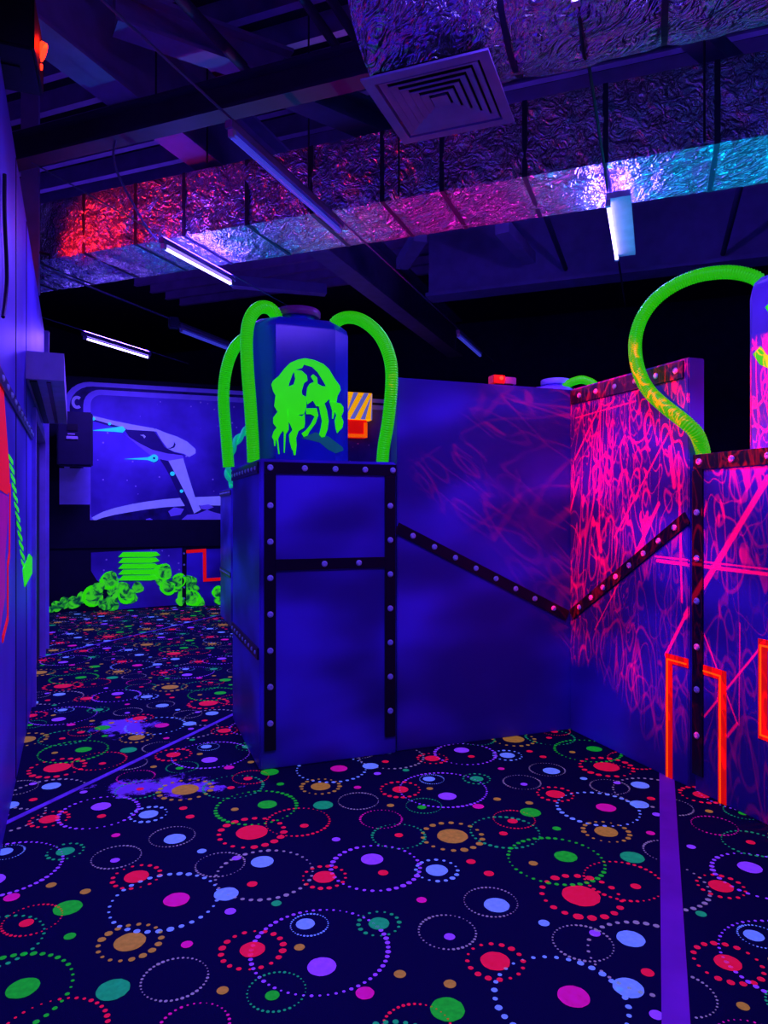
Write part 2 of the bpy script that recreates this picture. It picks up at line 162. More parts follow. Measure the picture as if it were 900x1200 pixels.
# night sky of the mural: nebula clouds and stars
def sky_material():
    m, nt, b = newmat('mural_sky')
    g = nt.nodes.new('ShaderNodeNewGeometry'); P = g.outputs['Position']
    nz = nt.nodes.new('ShaderNodeTexNoise'); nz.inputs['Scale'].default_value = .9; nz.inputs['Detail'].default_value = 4; L(nt, P, nz.inputs['Vector'])
    rp = nt.nodes.new('ShaderNodeValToRGB'); e = rp.color_ramp.elements
    e[0].position = .36; e[0].color = (.03, .015, .28, 1); e[1].position = .72; e[1].color = (.22, .15, .95, 1)
    L(nt, nz.outputs[0], rp.inputs[0])
    v = nt.nodes.new('ShaderNodeTexVoronoi'); v.inputs['Scale'].default_value = 7; L(nt, P, v.inputs['Vector'])
    lt = nt.nodes.new('ShaderNodeMath'); lt.operation = 'LESS_THAN'; lt.inputs[1].default_value = .10; L(nt, v.outputs['Distance'], lt.inputs[0])
    mx = nt.nodes.new('ShaderNodeMix'); mx.data_type = 'RGBA'; mx.inputs[7].default_value = (.8, .8, 1, 1); L(nt, lt.outputs[0], mx.inputs[0]); L(nt, rp.outputs[0], mx.inputs[6])
    L(nt, mx.outputs[2], b.inputs['Base Color']); b.inputs['Roughness'].default_value = .6
sky_material()
def smoke_material():
    m, nt, b = newmat('smoke_paint')
    g = nt.nodes.new('ShaderNodeNewGeometry')
    nz = nt.nodes.new('ShaderNodeTexNoise'); nz.inputs['Scale'].default_value = 9; nz.inputs['Detail'].default_value = 3; nz.inputs['Distortion'].default_value = 1.2; L(nt, g.outputs['Position'], nz.inputs['Vector'])
    rp = nt.nodes.new('ShaderNodeValToRGB'); e = rp.color_ramp.elements
    e[0].position = .38; e[0].color = (0, .06, .03, 1); e[1].position = .60; e[1].color = (.05, .85, .01, 1)
    L(nt, nz.outputs[0], rp.inputs[0]); L(nt, rp.outputs[0], b.inputs['Base Color']); L(nt, rp.outputs[0], b.inputs['Emission Color']); b.inputs['Emission Strength'].default_value = .6
smoke_material()
mat('tube_glow', (.8, .75, 1), .3, emit=(.42, .32, 1), estr=9)
mat('tube_dim', (.15, .15, .9), .3, emit=(.06, .07, .9), estr=.45)
mat('led_red', (1, .1, .05), .3, emit=(1, .02, .005), estr=4)
mat('device_red', (.7, .03, .02), .4, emit=(1, .01, 0), estr=.25)
# ---------------------------------------------------------------- mesh helpers
class MB:
    def __init__(s): s.v = []; s.f = []; s.m = []
    def add(s, vs, fs, m=0):
        o = len(s.v); s.v += [tuple(p) for p in vs]; s.f += [tuple(i+o for i in f) for f in fs]; s.m += [m]*len(fs); return s
    def hexa(s, p, m=0):   # 8 corners: bottom loop 0-3, top loop 4-7
        return s.add(p, [(3,2,1,0),(4,5,6,7),(0,1,5,4),(1,2,6,5),(2,3,7,6),(3,0,4,7)], m)
    def box(s, lo, hi, m=0, bev=0):
        (a,b,c),(d,e,f) = lo,hi
        if bev:
            bm = bmesh.new(); r = bmesh.ops.create_cube(bm, size=1)
            for v in bm.verts: v.co = Vector(((a+d)/2+v.co.x*(d-a), (b+e)/2+v.co.y*(e-b), (c+f)/2+v.co.z*(f-c)))
            bmesh.ops.bevel(bm, geom=bm.edges[:], offset=bev, segments=2, affect='EDGES')
            bm.verts.index_update(); s.add([v.co for v in bm.verts], [[v.index for v in q.verts] for q in bm.faces], m); bm.free(); return s
        return s.hexa([(a,b,c),(d,b,c),(d,e,c),(a,e,c),(a,b,f),(d,b,f),(d,e,f),(a,e,f)], m)
    def bar(s, p, q, wd, ht, up=(0,0,1), m=0):   # square bar from p to q
        p = Vector(p); q = Vector(q); t = (q-p).normalized(); upv = Vector(up)
        if abs(t.dot(upv)) > .98: upv = Vector((1,0,0))
        sd = t.cross(upv).normalized()*wd/2; u2 = sd.cross(t).normalized()*ht/2
        c = [p-sd-u2, p+sd-u2, p+sd+u2, p-sd+u2]; d = [x+(q-p) for x in c]
        return s.add(c+d, [(0,1,2,3),(7,6,5,4),(0,4,5,1),(1,5,6,2),(2,6,7,3),(3,7,4,0)], m)
    def tube(s, pts, r, n=10, m=0, closed=False):
        pts = [Vector(p) for p in pts]; k = len(pts); rr = r if hasattr(r, '__len__') else [r]*k
        base = len(s.v); up = None; rings = []
        for i in range(k):
            t = (pts[min(i+1,k-1)]-pts[max(i-1,0)]).normalized()
            if up is None:
                a = Vector((0,0,1)) if abs(t.z) < .9 else Vector((1,0,0)); up = (a - t*a.dot(t)).normalized()
            else: up = (up - t*up.dot(t)).normalized()
            sd = t.cross(up)
            rings.append([pts[i] + (up*math.cos(2*math.pi*j/n) + sd*math.sin(2*math.pi*j/n))*rr[i] for j in range(n)])
        vs = [p for q in rings for p in q]
        fs = [(i*n+j, i*n+(j+1)%n, (i+1)*n+(j+1)%n, (i+1)*n+j) for i in range(k-1) for j in range(n)]
        fs += [tuple(range(n))[::-1], tuple((k-1)*n+j for j in range(n))]
        return s.add(vs, fs, m)
    def lathe(s, prof, c, n=28, m=0):   # prof: (radius, z) bottom to top, around vertical axis at c
        vs = [(c[0]+r*math.cos(2*math.pi*j/n), c[1]+r*math.sin(2*math.pi*j/n), c[2]+z) for r, z in prof for j in range(n)]
        k = len(prof)
        fs = [(i*n+j, i*n+(j+1)%n, (i+1)*n+(j+1)%n, (i+1)*n+j) for i in range(k-1) for j in range(n)]
        fs += [tuple(range(n))[::-1], tuple((k-1)*n+j for j in range(n))]
        return s.add(vs, fs, m)
    def slab(s, pts, f, d0, d1, m=0):   # outline pts (2d) on plane f(a, b, depth), from depth d0 to d1
        n = len(pts); area = sum(pts[i][0]*pts[(i+1)%n][1]-pts[(i+1)%n][0]*pts[i][1] for i in range(n))
        if area < 0: pts = pts[::-1]
        from mathutils.geometry import tessellate_polygon
        tri = tessellate_polygon([[Vector((p[0], p[1], 0)) for p in pts]])
        vs = [f(p[0], p[1], d0) for p in pts]+[f(p[0], p[1], d1) for p in pts]
        fs = [tuple(t) for t in tri]+[tuple(i+n for i in t[::-1]) for t in tri]+[(i, (i+1)%n, (i+1)%n+n, i+n) for i in range(n)]
        return s.add(vs, fs, m)
def obj(name, mb, mats, parent=None, smooth=False, **props):
    """one mesh object, its origin at the middle of its base"""
    xs = [p[0] for p in mb.v]; ys = [p[1] for p in mb.v]; zs = [p[2] for p in mb.v]
    c = Vector(((min(xs)+max(xs))/2, (min(ys)+max(ys))/2, min(zs)))
    me = bpy.data.meshes.new(name); me.from_pydata([(p[0]-c.x, p[1]-c.y, p[2]-c.z) for p in mb.v], [], mb.f)
    for m in ([mats] if isinstance(mats, str) else mats): me.materials.append(MATS[m])
    if any(mb.m): me.polygons.foreach_set('material_index', mb.m)
    bm = bmesh.new(); bm.from_mesh(me); bmesh.ops.recalc_face_normals(bm, faces=bm.faces[:]); bm.to_mesh(me); bm.free()
    if smooth: me.polygons.foreach_set('use_smooth', [True]*len(me.polygons))
    me.update()
    o = bpy.data.objects.new(name, me); col.objects.link(o)
    if smooth:
        md = o.modifiers.new('edges', 'EDGE_SPLIT'); md.split_angle = R(40)
    place(o, c, parent)
    for k, v in props.items(): o[k] = v
    return o
WLOC = {}
def place(o, c, parent):
    WLOC[o.name] = Vector(c)
    if parent is not None: o.parent = parent; o.location = Vector(c) - WLOC[parent.name]
    else: o.location = c
def thing(name, loc, label, cat, group=None):
    o = bpy.data.objects.new(name, None); col.objects.link(o); o.empty_display_size = .1; place(o, Vector(loc), None)
    o['label'] = label; o['category'] = cat; o['kind'] = 'thing'
    if group: o['group'] = group
    return o
def child_copy(src, loc, parent, rot=None):
    c = src.copy(); col.objects.link(c); c.parent = None; place(c, Vector(loc), parent)
    if rot is not None: c.rotation_euler = rot
    return c
RIVET = None
def rivet(parent, p, nrm, r=.021):
    """domed bolt head on a trim strip, facing nrm"""
    global RIVET
    if RIVET is None:
        mb = MB(); mb.lathe([(1, 0), (1, .16), (.86, .42), (.5, .62), (.42, .50), (.15, .50)], (0, 0, 0), 10)
        me = bpy.data.meshes.new('rivet'); me.from_pydata(mb.v, [], mb.f); me.materials.append(MATS['rivet_steel']); RIVET = me
    o = bpy.data.objects.new('rivet', RIVET); col.objects.link(o); place(o, Vector(p), parent)
    o.scale = (r, r, r); o.rotation_euler = Vector(nrm).to_track_quat('Z', 'Y').to_euler()
    return o
def lamp(name, kind, loc, parent, energy, color, **kw):
    d = bpy.data.lights.new(name, kind); d.energy = energy; d.color = color
    for k, v in kw.items(): setattr(d, k, v)
    o = bpy.data.objects.new(name, d); col.objects.link(o); place(o, Vector(loc), parent); return o
def spline(pts, step=.01):   # catmull-rom, evenly resampled
    P = [Vector(p) for p in pts]; P = [P[0]*2-P[1]]+P+[P[-1]*2-P[-2]]; out = []
    for i in range(1, len(P)-2):
        a, b, c, d = P[i-1:i+3]
        for k in range(24):
            t = k/24; out.append(.5*((2*b)+(c-a)*t+(2*a-5*b+4*c-d)*t*t+(3*b-a-3*c+d)*t**3))
    out.append(P[-2]); res = [out[0]]; acc = 0
    for i in range(1, len(out)):
        seg = (out[i]-out[i-1]).length
        while acc + seg >= step and seg > 1e-9:
            f = (step-acc)/seg; q = out[i-1].lerp(out[i], f); res.append(q); out[i-1] = q; seg = (out[i]-q).length; acc = 0
        acc += seg
    return res
# ---------------------------------------------------------------- the setting
STAIN = [(-2.86, -.08, .40, .15, -.35), (-3.06, 1.2, .22, .26, .3)]
carpet_material()
FLOOR = obj('floor', MB().box((-9, -9, -.05), (9, 16, 0)), 'carpet', kind='structure', label='dark navy arena carpet with printed neon circles')
def carpet_print():
    """flat print of the carpet: one repeat of discs, flowers and dotted rings, laid in strips of two repeats"""
    mb = MB(); rng = random.Random(3); keys = 'RMPBGTOL'; LX, LY = 1.59, 1.583; z = .0015
    strips = [(.10, 3.3, .022, .548), (-3.14, .014, 0, 0), (-6.30, -3.10, -.02, .32), (-9.5, -6.33, .1, .9)]
    def seen(x, y):
        c, s_ = math.cos(R(21.3)), math.sin(R(21.3)); X = x*c + y*s_; d = -x*s_ + y*c
        p = Bw(x, y)
        if d < 1.2 or abs(X) > d*.62+.3: return 0
        if p.x > .08 or p.y > 7.95 or p.x < -4.5 or (p.y > .15 and p.x > -1.0): return 0
        return 1 if d < 4.5 else (2 if d < 7 else 3)
    def blot(x, y, r, n, k, x0, x1, jit):
        n = max(n, 4); a0 = rng.random()*6
        vs = [Bw(min(max(x+math.cos(a0+6.2832*j/n)*r*(1+rng.uniform(-jit, jit)), x0), x1), y+math.sin(a0+6.2832*j/n)*r*(1+rng.uniform(-jit, jit)), z) for j in range(n)]
        mb.add(vs, [tuple(range(n))], k)
    for x0, x1, ox, oy in strips:
        for i in range(-8, 5):
            for j in range(-2, 9):
                for (k, cx, cy, r, c, n, dr) in CELL:
                    x = cx+ox+i*LX; y = cy+oy+j*LY; K = keys.index(c)
                    if k == 'd':
                        lv = seen(x, y)
                        if lv and x0-r*.6 < x < x1+r*.6: blot(x, y, r, (0, 26, 16, 10)[lv], K, x0, x1, .025)
                    else:
                        if not seen(x, y) and not seen(x, y+.2) and not seen(x-.2, y): continue
                        big = dr > .12; ph = rng.random()*6
                        for q in range(n):
                            a = ph+6.2832*q/n; px = x+r*math.cos(a); py = y+r*math.sin(a)
                            lv = seen(px, py)
                            if not lv or not x0 < px < x1: continue
                            sz = 1 + .32*math.sin(a*2+ph) + rng.uniform(-.22, .22)
                            blot(px, py, r*dr*.55*max(sz, .4), (0, 9, 6, 4)[lv], K, x0, x1, .06)
    return obj('carpet_print', mb, ['carpet_'+k for k in keys], FLOOR, kind='stuff')
carpet_print()
def floor_strip(name, x0, x1, y0, y1, m):
    mb = MB(); mb.hexa([Bw(x0, y0, .0005), Bw(x1, y0, .0005), Bw(x1, y1, .0005), Bw(x0, y1, .0005), Bw(x0, y0, .0035), Bw(x1, y0, .0035), Bw(x1, y1, .0035), Bw(x0, y1, .0035)])
    return obj(name, mb, m, FLOOR)
floor_strip('seam_tape', .014, .098, .5, 4.75, 'tape_violet')
floor_strip('seam_tape', -3.135, -3.10, 2.2, 9.3, 'seam_line')
floor_strip('seam_tape', -6.32, -6.30, 4.5, 11.2, 'seam_line')
# building shell
HC = 6.0
def bbox_b(name, lo, hi, m, parent=None, **kw):   # box along the building axes
    (a,b,c),(d,e,f) = lo, hi
    return obj(name, MB().hexa([Bw(a,b,c),Bw(d,b,c),Bw(d,e,c),Bw(a,e,c),Bw(a,b,f),Bw(d,b,f),Bw(d,e,f),Bw(a,e,f)]), m, parent, **kw)
CEIL = bbox_b('ceiling', (-13.5, -5, HC), (8, 16, HC+.1), 'deck', kind='structure', label='dark open ceiling deck with steel purlins and beams')
bbox_b('wall_far', (-13.5, 15.9, 0), (8, 16, HC), 'shell_dark', kind='structure', label='dark far wall of the hall')
bbox_b('wall_outer_left', (-13.5, -5, 0), (-13.4, 15.9, HC), 'shell_dark', kind='structure', label='dark outer wall of the hall on the left')
bbox_b('wall_outer_right', (7.9, -5, 0), (8, 15.9, HC), 'shell_dark', kind='structure', label='dark outer wall of the hall on the right')
bbox_b('wall_behind', (-13.4, -5, 0), (7.9, -4.9, HC), 'shell_dark', kind='structure', label='dark wall behind the viewpoint')
for k in range(24):      # purlins across the deck
    y = 1.6+k*.44
    mb = MB(); mb.bar(Bw(-9, y, HC-.10), Bw(5, y, HC-.10), .05, .20); mb.bar(Bw(-9, y, HC-.21), Bw(5, y, HC-.21), .08, .02)
    obj('purlin', mb, 'purlin_steel', CEIL)
def ibeam(p, q, wf, h, tf=.03, m='steel_violet', name='steel_beam'):   # p, q at the middle of the bottom flange
    p = Vector(p); q = Vector(q); mb = MB()
    mb.bar(p+Vector((0,0,tf/2)), q+Vector((0,0,tf/2)), wf, tf); mb.bar(p+Vector((0,0,h-tf/2)), q+Vector((0,0,h-tf/2)), wf, tf)
    mb.bar(p+Vector((0,0,h/2)), q+Vector((0,0,h/2)), .03, h-2*tf)
    return obj(name, mb, m, CEIL)
ibeam(Bw(-3.88, 1.5, 4.8), Bw(-3.88, 14, 4.8), .30, .75)
ibeam(Bw(-9, 4.42, 4.55), Bw(-1.0, 4.42, 4.55), .16, .24, .03, 'steel_dark')
ibeam(Bw(-2.72, 4.72, 4.80), Bw(-1.75, 6.35, 4.80), .22, .24, .03, 'steel_teal', 'brace')
ibeam(Bw(-3.55, 3.9, 5.0), Bw(-2.75, 4.95, 5.0), .20, .26, .03, 'steel_violet', 'brace')
ibeam(Bw(-3.0, 9.45, 4.6), Bw(7.8, 9.45, 4.6), .34, 1.3, .05, 'steel_violet', 'girder')
for p, q in (((-2.55, 7.7, 4.8), (-3.06, 8.5, 4.8)), ((-1.62, 7.8, 4.8), (-1.5, 8.9, 4.8)), ((-5.5, 8.3, 4.8), (-4.45, 9.1, 4.8)), ((.2, 5.2, 4.9), (.75, 6.2, 4.9))):
    obj('brace', MB().bar(Bw(*p), Bw(*q), .16, .14), 'steel_violet', CEIL)
for x, y0, y1, z, r in ((-2.94, 2.6, 4.7, 5.0, .04), (-2.31, 2.8, 5.2, 5.2, .035), (-2.13, 2.8, 5.2, 5.2, .035), (.74, 7.0, 9.3, 4.7, .03), (-1.1, 7.2, 9.3, 4.75, .03)):
    obj('conduit', MB().tube([Bw(x, y0, z), Bw(x, y1, z)], r, 10), 'steel_dark', CEIL, True)
# partition in front: thickness .12, top at 2.5
WF = obj('wall_front', MB().box((-1.365, 0, 0), (.12, .12, 2.5), bev=.006), 'wall_paint', kind='structure', label='blue airbrushed partition wall behind the riveted pillar')
WR = obj('wall_right', MB().box((0, -1.155, 0), (.12, -.001, 2.5), bev=.006), 'wall_paint', kind='structure', label='blue partition wall covered in red laser scribbles')
def strip_on(parent, p, q, wd, nrm, rivets, th=.012, name='trim_strip', rr=.02):
    """black metal strip from p to q standing proud along nrm, with rivets at the given fractions"""
    p = Vector(p); q = Vector(q); n = Vector(nrm)
    mb = MB(); t = (q-p).normalized(); sd = t.cross(n).normalized()*wd/2
    c = [p-sd, p+sd, q+sd, q-sd]
    mb.hexa([x-n*.001 for x in c]+[x+n*th for x in c])
    o = obj(name, mb, 'trim_black', parent)
    for f in rivets: rivet(o, p.lerp(q, f)+n*th, n, rr)
    return o
strip_on(WF, (-1.37, 0, 1.495), (-.03, 0, .842), .075, (0,-1,0), [.085+.118*k for k in range(8)])
strip_on(WR, (0, -.03, .852), (0, -1.15, 1.567), .075, (-1,0,0), [.09+.118*k for k in range(8)])
strip_on(WR, (0, -.02, 2.435), (0, -1.12, 2.435), .10, (-1,0,0), [.1, .27, .45, .63, .8, .95], rr=.019)
# left wall : from A along DV, doorway r 2.74..4.85
A = Vector((-3.62, -.6, 0)); DV = Vector((-.06308, .99801, 0)); NV = Vector((.99801, .06308, 0))
def lw(r, z, d=0): return A + DV*r + NV*d + Vector((0, 0, z))
def lwbox(mb, r0, r1, z0, z1, d0, d1): return mb.hexa([lw(r0,z0,d0),lw(r1,z0,d0),lw(r1,z0,d1),lw(r0,z0,d1),lw(r0,z1,d0),lw(r1,z1,d0),lw(r1,z1,d1),lw(r0,z1,d1)])
WLH = 3.72
mb = MB(); lwbox(mb, -4.2, 2.70, 0, WLH, -.12, 0); lwbox(mb, 2.70, 4.88, 2.42, WLH, -.12, 0); lwbox(mb, 4.88, 5.3, 0, WLH, -.12, 0)
WL = obj('wall_left', mb, 'wall_left_paint', kind='structure', label='tall violet-blue wall with a doorway on the left')
DR = obj('door_1', lwbox(MB(), 2.78, 4.82, .01, 2.37, -.09, -.05), 'door_dark', kind='structure', label='dark closed double door in the left wall')
obj('door_leaf', lwbox(MB(), 2.80, 3.78, .02, 2.35, -.05, -.03), 'door_dark', DR); obj('door_leaf', lwbox(MB(), 3.82, 4.80, .02, 2.35, -.05, -.03), 'door_dark', DR)
for r0, r1, z0, z1 in ((2.64, 2.74, 0, 2.46), (4.85, 4.96, 0, 2.46), (2.74, 4.85, 2.37, 2.46)):
    obj('door_frame', lwbox(MB(), r0, r1, z0, z1, -.10, .03), 'jamb', DR)
obj('wall_post', lwbox(MB(), 5.30, 5.38, 0, WLH, -.12, .05), 'jamb', WL)
strip_on(WL, lw(-1.6, 2.22), lw(2.55, 2.22), .075, NV, [.05+.0625*k for k in range(16)], rr=.018)
for r in (.9, 1.9): obj('panel_joint', lwbox(MB(), r-.006, r+.006, .02, WLH-.02, -.001, .004), 'trim_black', WL)
def flat(name, pts, f, d0, th, m, parent): return obj(name, MB().slab(pts, f, d0, d0+th), m, parent)
# painted marks on the left wall
LWF = lambda a, b, d: lw(a, b, d)
flat('painted_red_panel', [(-.5, 2.33), (-.066, 2.277), (.108, 2.176), (.249, 2.012), (.402, 1.848), (.456, 1.714), (.30, 1.69), (-.5, 1.72)], LWF, 0, .003, 'paint_red', WL)
flat('painted_magenta_panel', [(-.5, 1.70), (.35, 1.68), (.35, 1.6), (.17, 1.367), (.17, 1.177), (-.12, 1.036), (-.5, 1.05)], LWF, 0, .003, 'paint_magenta', WL)
def ribbon(pts, wd):
    """outline of a band of width wd along a 2d polyline"""
    l, r = [], []; Q = [Vector(p) for p in pts]; m = len(Q)
    for i, p in enumerate(Q):
        d0 = (p-Q[i-1]).normalized() if i else (Q[1]-p).normalized(); d1 = (Q[i+1]-p).normalized() if i < m-1 else d0
        t = (d0+d1).normalized(); n = Vector((-t.y, t.x)); k = 1/max(.4, t.dot(d0))
        l.append(tuple(p+n*wd/2*k)); r.append(tuple(p-n*wd/2*k))
    return l+r[::-1]
flat('painted_red_line', ribbon([(.47, 1.75), (.42, 1.375), (.32, 1.328), (.32, 1.051), (.03, .99)], .035), LWF, 0, .005, 'paint_red', WL)
for pts in ROPE: flat('painted_rope_strand', pts, LWF, 0, .004, 'paint_green', WL)      # painted twisted rope
flat('painted_plug', [(1.50, 1.215), (2.2, 1.28), (2.60, 1.23), (2.60, 1.10), (1.68, 1.08)], LWF, 0, .006, 'paint_green', WL)
# ---------------------------------------------------------------- mural wall, 7.9 m beyond the corner
TM = 7.9
WM = obj('wall_mural', MB().box((-5.2, TM, 0), (3.5, TM+.15, 3.78)), 'wall_dark', kind='structure', label='dark far partition carrying a painted space mural')
MF = lambda a, b, d: Vector((a, TM-d, b))
def rrect(x0, x1, z0, z1, r, n=6):
    out = []
    for cx, cz, a0 in ((x1-r, z1-r, 0), (x0+r, z1-r, 90), (x0+r, z0+r, 180), (x1-r, z0+r, 270)):
        out += [(cx+r*math.cos(R(a0+90*k/n)), cz+r*math.sin(R(a0+90*k/n))) for k in range(n+1)]
    return out
def band(outer, inner, f, d0, d1):
    n = len(outer); mb = MB()
    vs = [f(*p, d1) for p in outer]+[f(*p, d1) for p in inner]+[f(*p, d0) for p in outer]+[f(*p, d0) for p in inner]
    fs = []
    for i in range(n):
        j = (i+1) % n; fs += [(i, j, n+j, n+i), (i, 2*n+i, 2*n+j, j), (n+i, n+j, 3*n+j, 3*n+i)]
    return mb.add(vs, fs)
obj('mural_frame', band(rrect(-3.98, 2.4, 1.25, 3.70, .38), rrect(-3.59, 2.05, 1.42, 3.50, .16), MF, 0, .006), 'mural_frame', WM)
obj('mural_frame_line', band(rrect(-3.90, 2.32, 1.3, 3.63, .34), rrect(-3.70, 2.15, 1.36, 3.585, .26), MF, .006, .009), 'planet_dark', WM)
flat('mural_sky', rrect(-3.59, 2.05, 1.42, 3.50, .16), MF, 0, .004, 'mural_sky', WM)
cx, cz = -3.79, 3.36
flat('mural_hook_mark', [(cx+.085*math.cos(R(a)), cz+.105*math.sin(R(a))) for a in range(50, 311, 20)]+[(cx+.04*math.cos(R(a)), cz+.055*math.sin(R(a))) for a in range(310, 49, -20)], MF, .009, .004, 'mural_mark', WM)
sm = {'wing_upper': 'ship_light', 'wing_shadow': 'ship_dark', 'hull_dark': 'ship_dark', 'hull_rear': 'ship_mid', 'nose': 'ship_light', 'nose_line': 'ship_dark', 'wing_lower': 'ship_light', 'wing_dark': 'ship_dark',
      'flame': 'paint_cyan', 'flame2': 'paint_cyan', 'planet_rim': 'ship_light', 'planet': 'planet_dark', 'cloud': 'ship_mid', 'cloud2': 'ship_mid', 'cloud3': 'ship_mid', 'cloud4': 'ship_mid', 'moon_mark': 'ship_light'}
nm = {'wing_upper': 'spaceship_wing', 'wing_shadow': 'spaceship_wing_shadow', 'hull_dark': 'spaceship_hull', 'hull_rear': 'spaceship_rear_hull', 'nose': 'spaceship_nose', 'nose_line': 'spaceship_nose_line', 'wing_lower': 'spaceship_wing', 'wing_dark': 'spaceship_wing_shadow',
      'flame': 'engine_flame', 'flame2': 'engine_flame', 'planet_rim': 'planet_rim', 'planet': 'planet_surface', 'moon_mark': 'spaceship_hatch'}
for i, (k, pts) in enumerate(SHIP.items()):
    if k == 'planet': pts = [(min(x, 2.04), max(z, 1.43)) for x, z in pts]
    if k == 'planet_rim': pts = [(min(x, 2.04), z) for x, z in pts]
    lay = {'planet_rim': .005, 'planet': .0045}.get(k, .007+.0006*i)
    flat(nm.get(k, 'painted_cloud'), pts, MF, .003, lay-.003, sm[k], WM)
for (p, r, c) in DOTS:
    flat('painted_light', [(p[0]+r*math.cos(k*.5236), p[1]+r*math.sin(k*.5236)) for k in range(12)], MF, .012, .008 if c != 'K' else .010, {'C': 'paint_cyan', 'G': 'paint_cyan', 'K': 'ship_dark'}[c], WM)
flat('painted_dark_band', [(-4.2, 1.02), (2.6, 1.02), (2.6, 1.47), (-3.60, 1.47), (-3.60, 1.72), (-4.2, 1.72)], MF, .002, .022, 'wall_dark', WM)
flat('painted_low_panel', LOWPANEL, MF, 0, .004, 'mural_sky', WM); flat('painted_low_panel', LOWPANEL2, MF, 0, .004, 'wall_paint', WM)
ls = flat('trim_strip', LOWSTRIP, MF, 0, .012, 'trim_black', WM)
for k in range(5): rivet(ls, (-2.135, TM-.012, .9-.19*k), (0,-1,0), .018)
flat('painted_red_pipe', ribbon([(-2.10, .93), (-1.80, .945), (-1.795, .44), (-1.2, .46)], .055), MF, .002, .006, 'paint_red', WM)
for k, (p, r, ring) in enumerate(SMOKE):
    n = 14; ph = k*.7
    if ring:
        a0 = k*1.3; arc = lambda q: a0+5.0*q/(n-1)
        o_ = [(p[0]+r*(1.02+.08*math.sin(arc(q)*2+k))*math.cos(arc(q)), max(.01, p[1]+r*(1.02+.08*math.sin(arc(q)*2+k))*math.sin(arc(q)))) for q in range(n)]
        i_ = [(p[0]+r*(.97-.32*math.sin(3.1416*q/(n-1)))*math.cos(arc(q)), max(.012, p[1]+r*(.97-.32*math.sin(3.1416*q/(n-1)))*math.sin(arc(q)))) for q in range(n)]
        obj('painted_smoke_curl', MB().slab(o_+i_[::-1], MF, .003, .010+.0003*k), 'paint_green', WM)
    flat('painted_smoke', [(p[0]+r*(1+.12*math.sin(3*6.2832*j/n+ph))*math.cos(6.2832*j/n), max(.005, p[1]+r*(1+.12*math.sin(3*6.2832*j/n+ph))*math.sin(6.2832*j/n))) for j in range(n)], MF, .003, .004+.0002*k, 'smoke_paint', WM)
for pts in LOUVERS: flat('painted_louvre', pts, MF, .003, .014, 'paint_green', WM)
# ---------------------------------------------------------------- riveted pillars
HP = 1.93
def pillar(x0, y0, label, group='riveted pillars', face='front', wdt=.905, dep=1.15, simple=False):
    """square plinth clad in airbrushed plates, black riveted strips along its edges"""
    t = thing('pillar', (x0+wdt/2, y0+dep/2, 0), label, 'pillar', group)
    x1 = x0+wdt; y1 = y0+dep
    obj('body', MB().box((x0, y0, 0), (x1, y1, HP), bev=.008), 'column_paint', t)
    n = (0,-1,0); e = .072
    strip_on(t, (x0+.03, y0, HP-.055), (x1-.001, y0, HP-.055), e, n, [.04, .29, .52, .75, .97])
    strip_on(t, (x0+.065, y0, HP-.092), (x0+.065, y0, .12), e, n, [.115+.131*k for k in range(7)])
    strip_on(t, (x1-.045, y0, HP-.092), (x1-.045, y0, .12), e, n, [.115+.131*k for k in range(7)])
    strip_on(t, (x0+.102, y0, 1.27), (x1-.082, y0, 1.27), .07, n, [.43, .75])
    n = (-1,0,0)
    strip_on(t, (x0, y0+.01, HP-.055), (x0, y1-.01, HP-.055), e, n, [.06+.11*k for k in range(9)], rr=.014)
    strip_on(t, (x0, y0+.01, .72), (x0, y1-.01, .72), e, n, [.06+.11*k for k in range(9)], rr=.014)
    return t
pillar(-2.29, -.03, 'riveted blue pillar carrying the dark drum with the green splatter')
def side_pillar(label):
    """the pillar at the end of the right-hand partition; its clad face looks towards -x"""
    x0, x1, y0, y1 = 0, 1.0, -2.11, -1.20
    t = thing('pillar', ((x0+x1)/2, (y0+y1)/2, 0), label, 'pillar', 'riveted pillars')
    obj('body', MB().box((x0, y0, 0), (x1, y1, HP), bev=.008), 'wall_paint', t); n = (-1,0,0); e = .075
    strip_on(t, (0, y1-.001, HP-.045), (0, y0, HP-.045), .085, n, [.05, .30, .55, .80, .96])
    strip_on(t, (0, y1-.03, HP-.09), (0, y1-.03, .10), e, n, [.14, .29, .43, .58, .72, .87])
    strip_on(t, (0, y0+.03, HP-.09), (0, y0+.03, .10), e, n, [.14, .29, .43, .58, .72, .87])
    # neon outlines painted low on the face and running over onto the partition
    return t
SP = side_pillar('riveted blue pillar with red laser lines beside the scribbled partition')
RF = lambda a, b, d: Vector((-d, a, b))
def neon(name, pts, wd, parent, f=RF):
    o = flat(name, ribbon(pts, wd), f, 0, .004, 'paint_red', parent); flat('inner_line', [(x+.012, z-.006) for x, z in ribbon(pts, wd*.16)], f, .004, .003, 'paint_orange', o); return o
neon('painted_neon_outline', [(-1.0, 0.003), (-1.0, .72), (-1.154, .72)], .055, WR)
neon('painted_neon_outline', [(-1.243, .71), (-1.40, .705), (-1.40, .003)], .055, SP)
neon('painted_neon_outline', [(-1.98, .92), (-1.66, .92), (-1.66, .46), (-1.98, .46)], .055, SP)
pillar(-1.69, 5.49, 'riveted pillar far behind the drum pillar, only its edge showing')
pillar(.80, 1.5, 'riveted pillar hidden behind the corner of the two partitions')
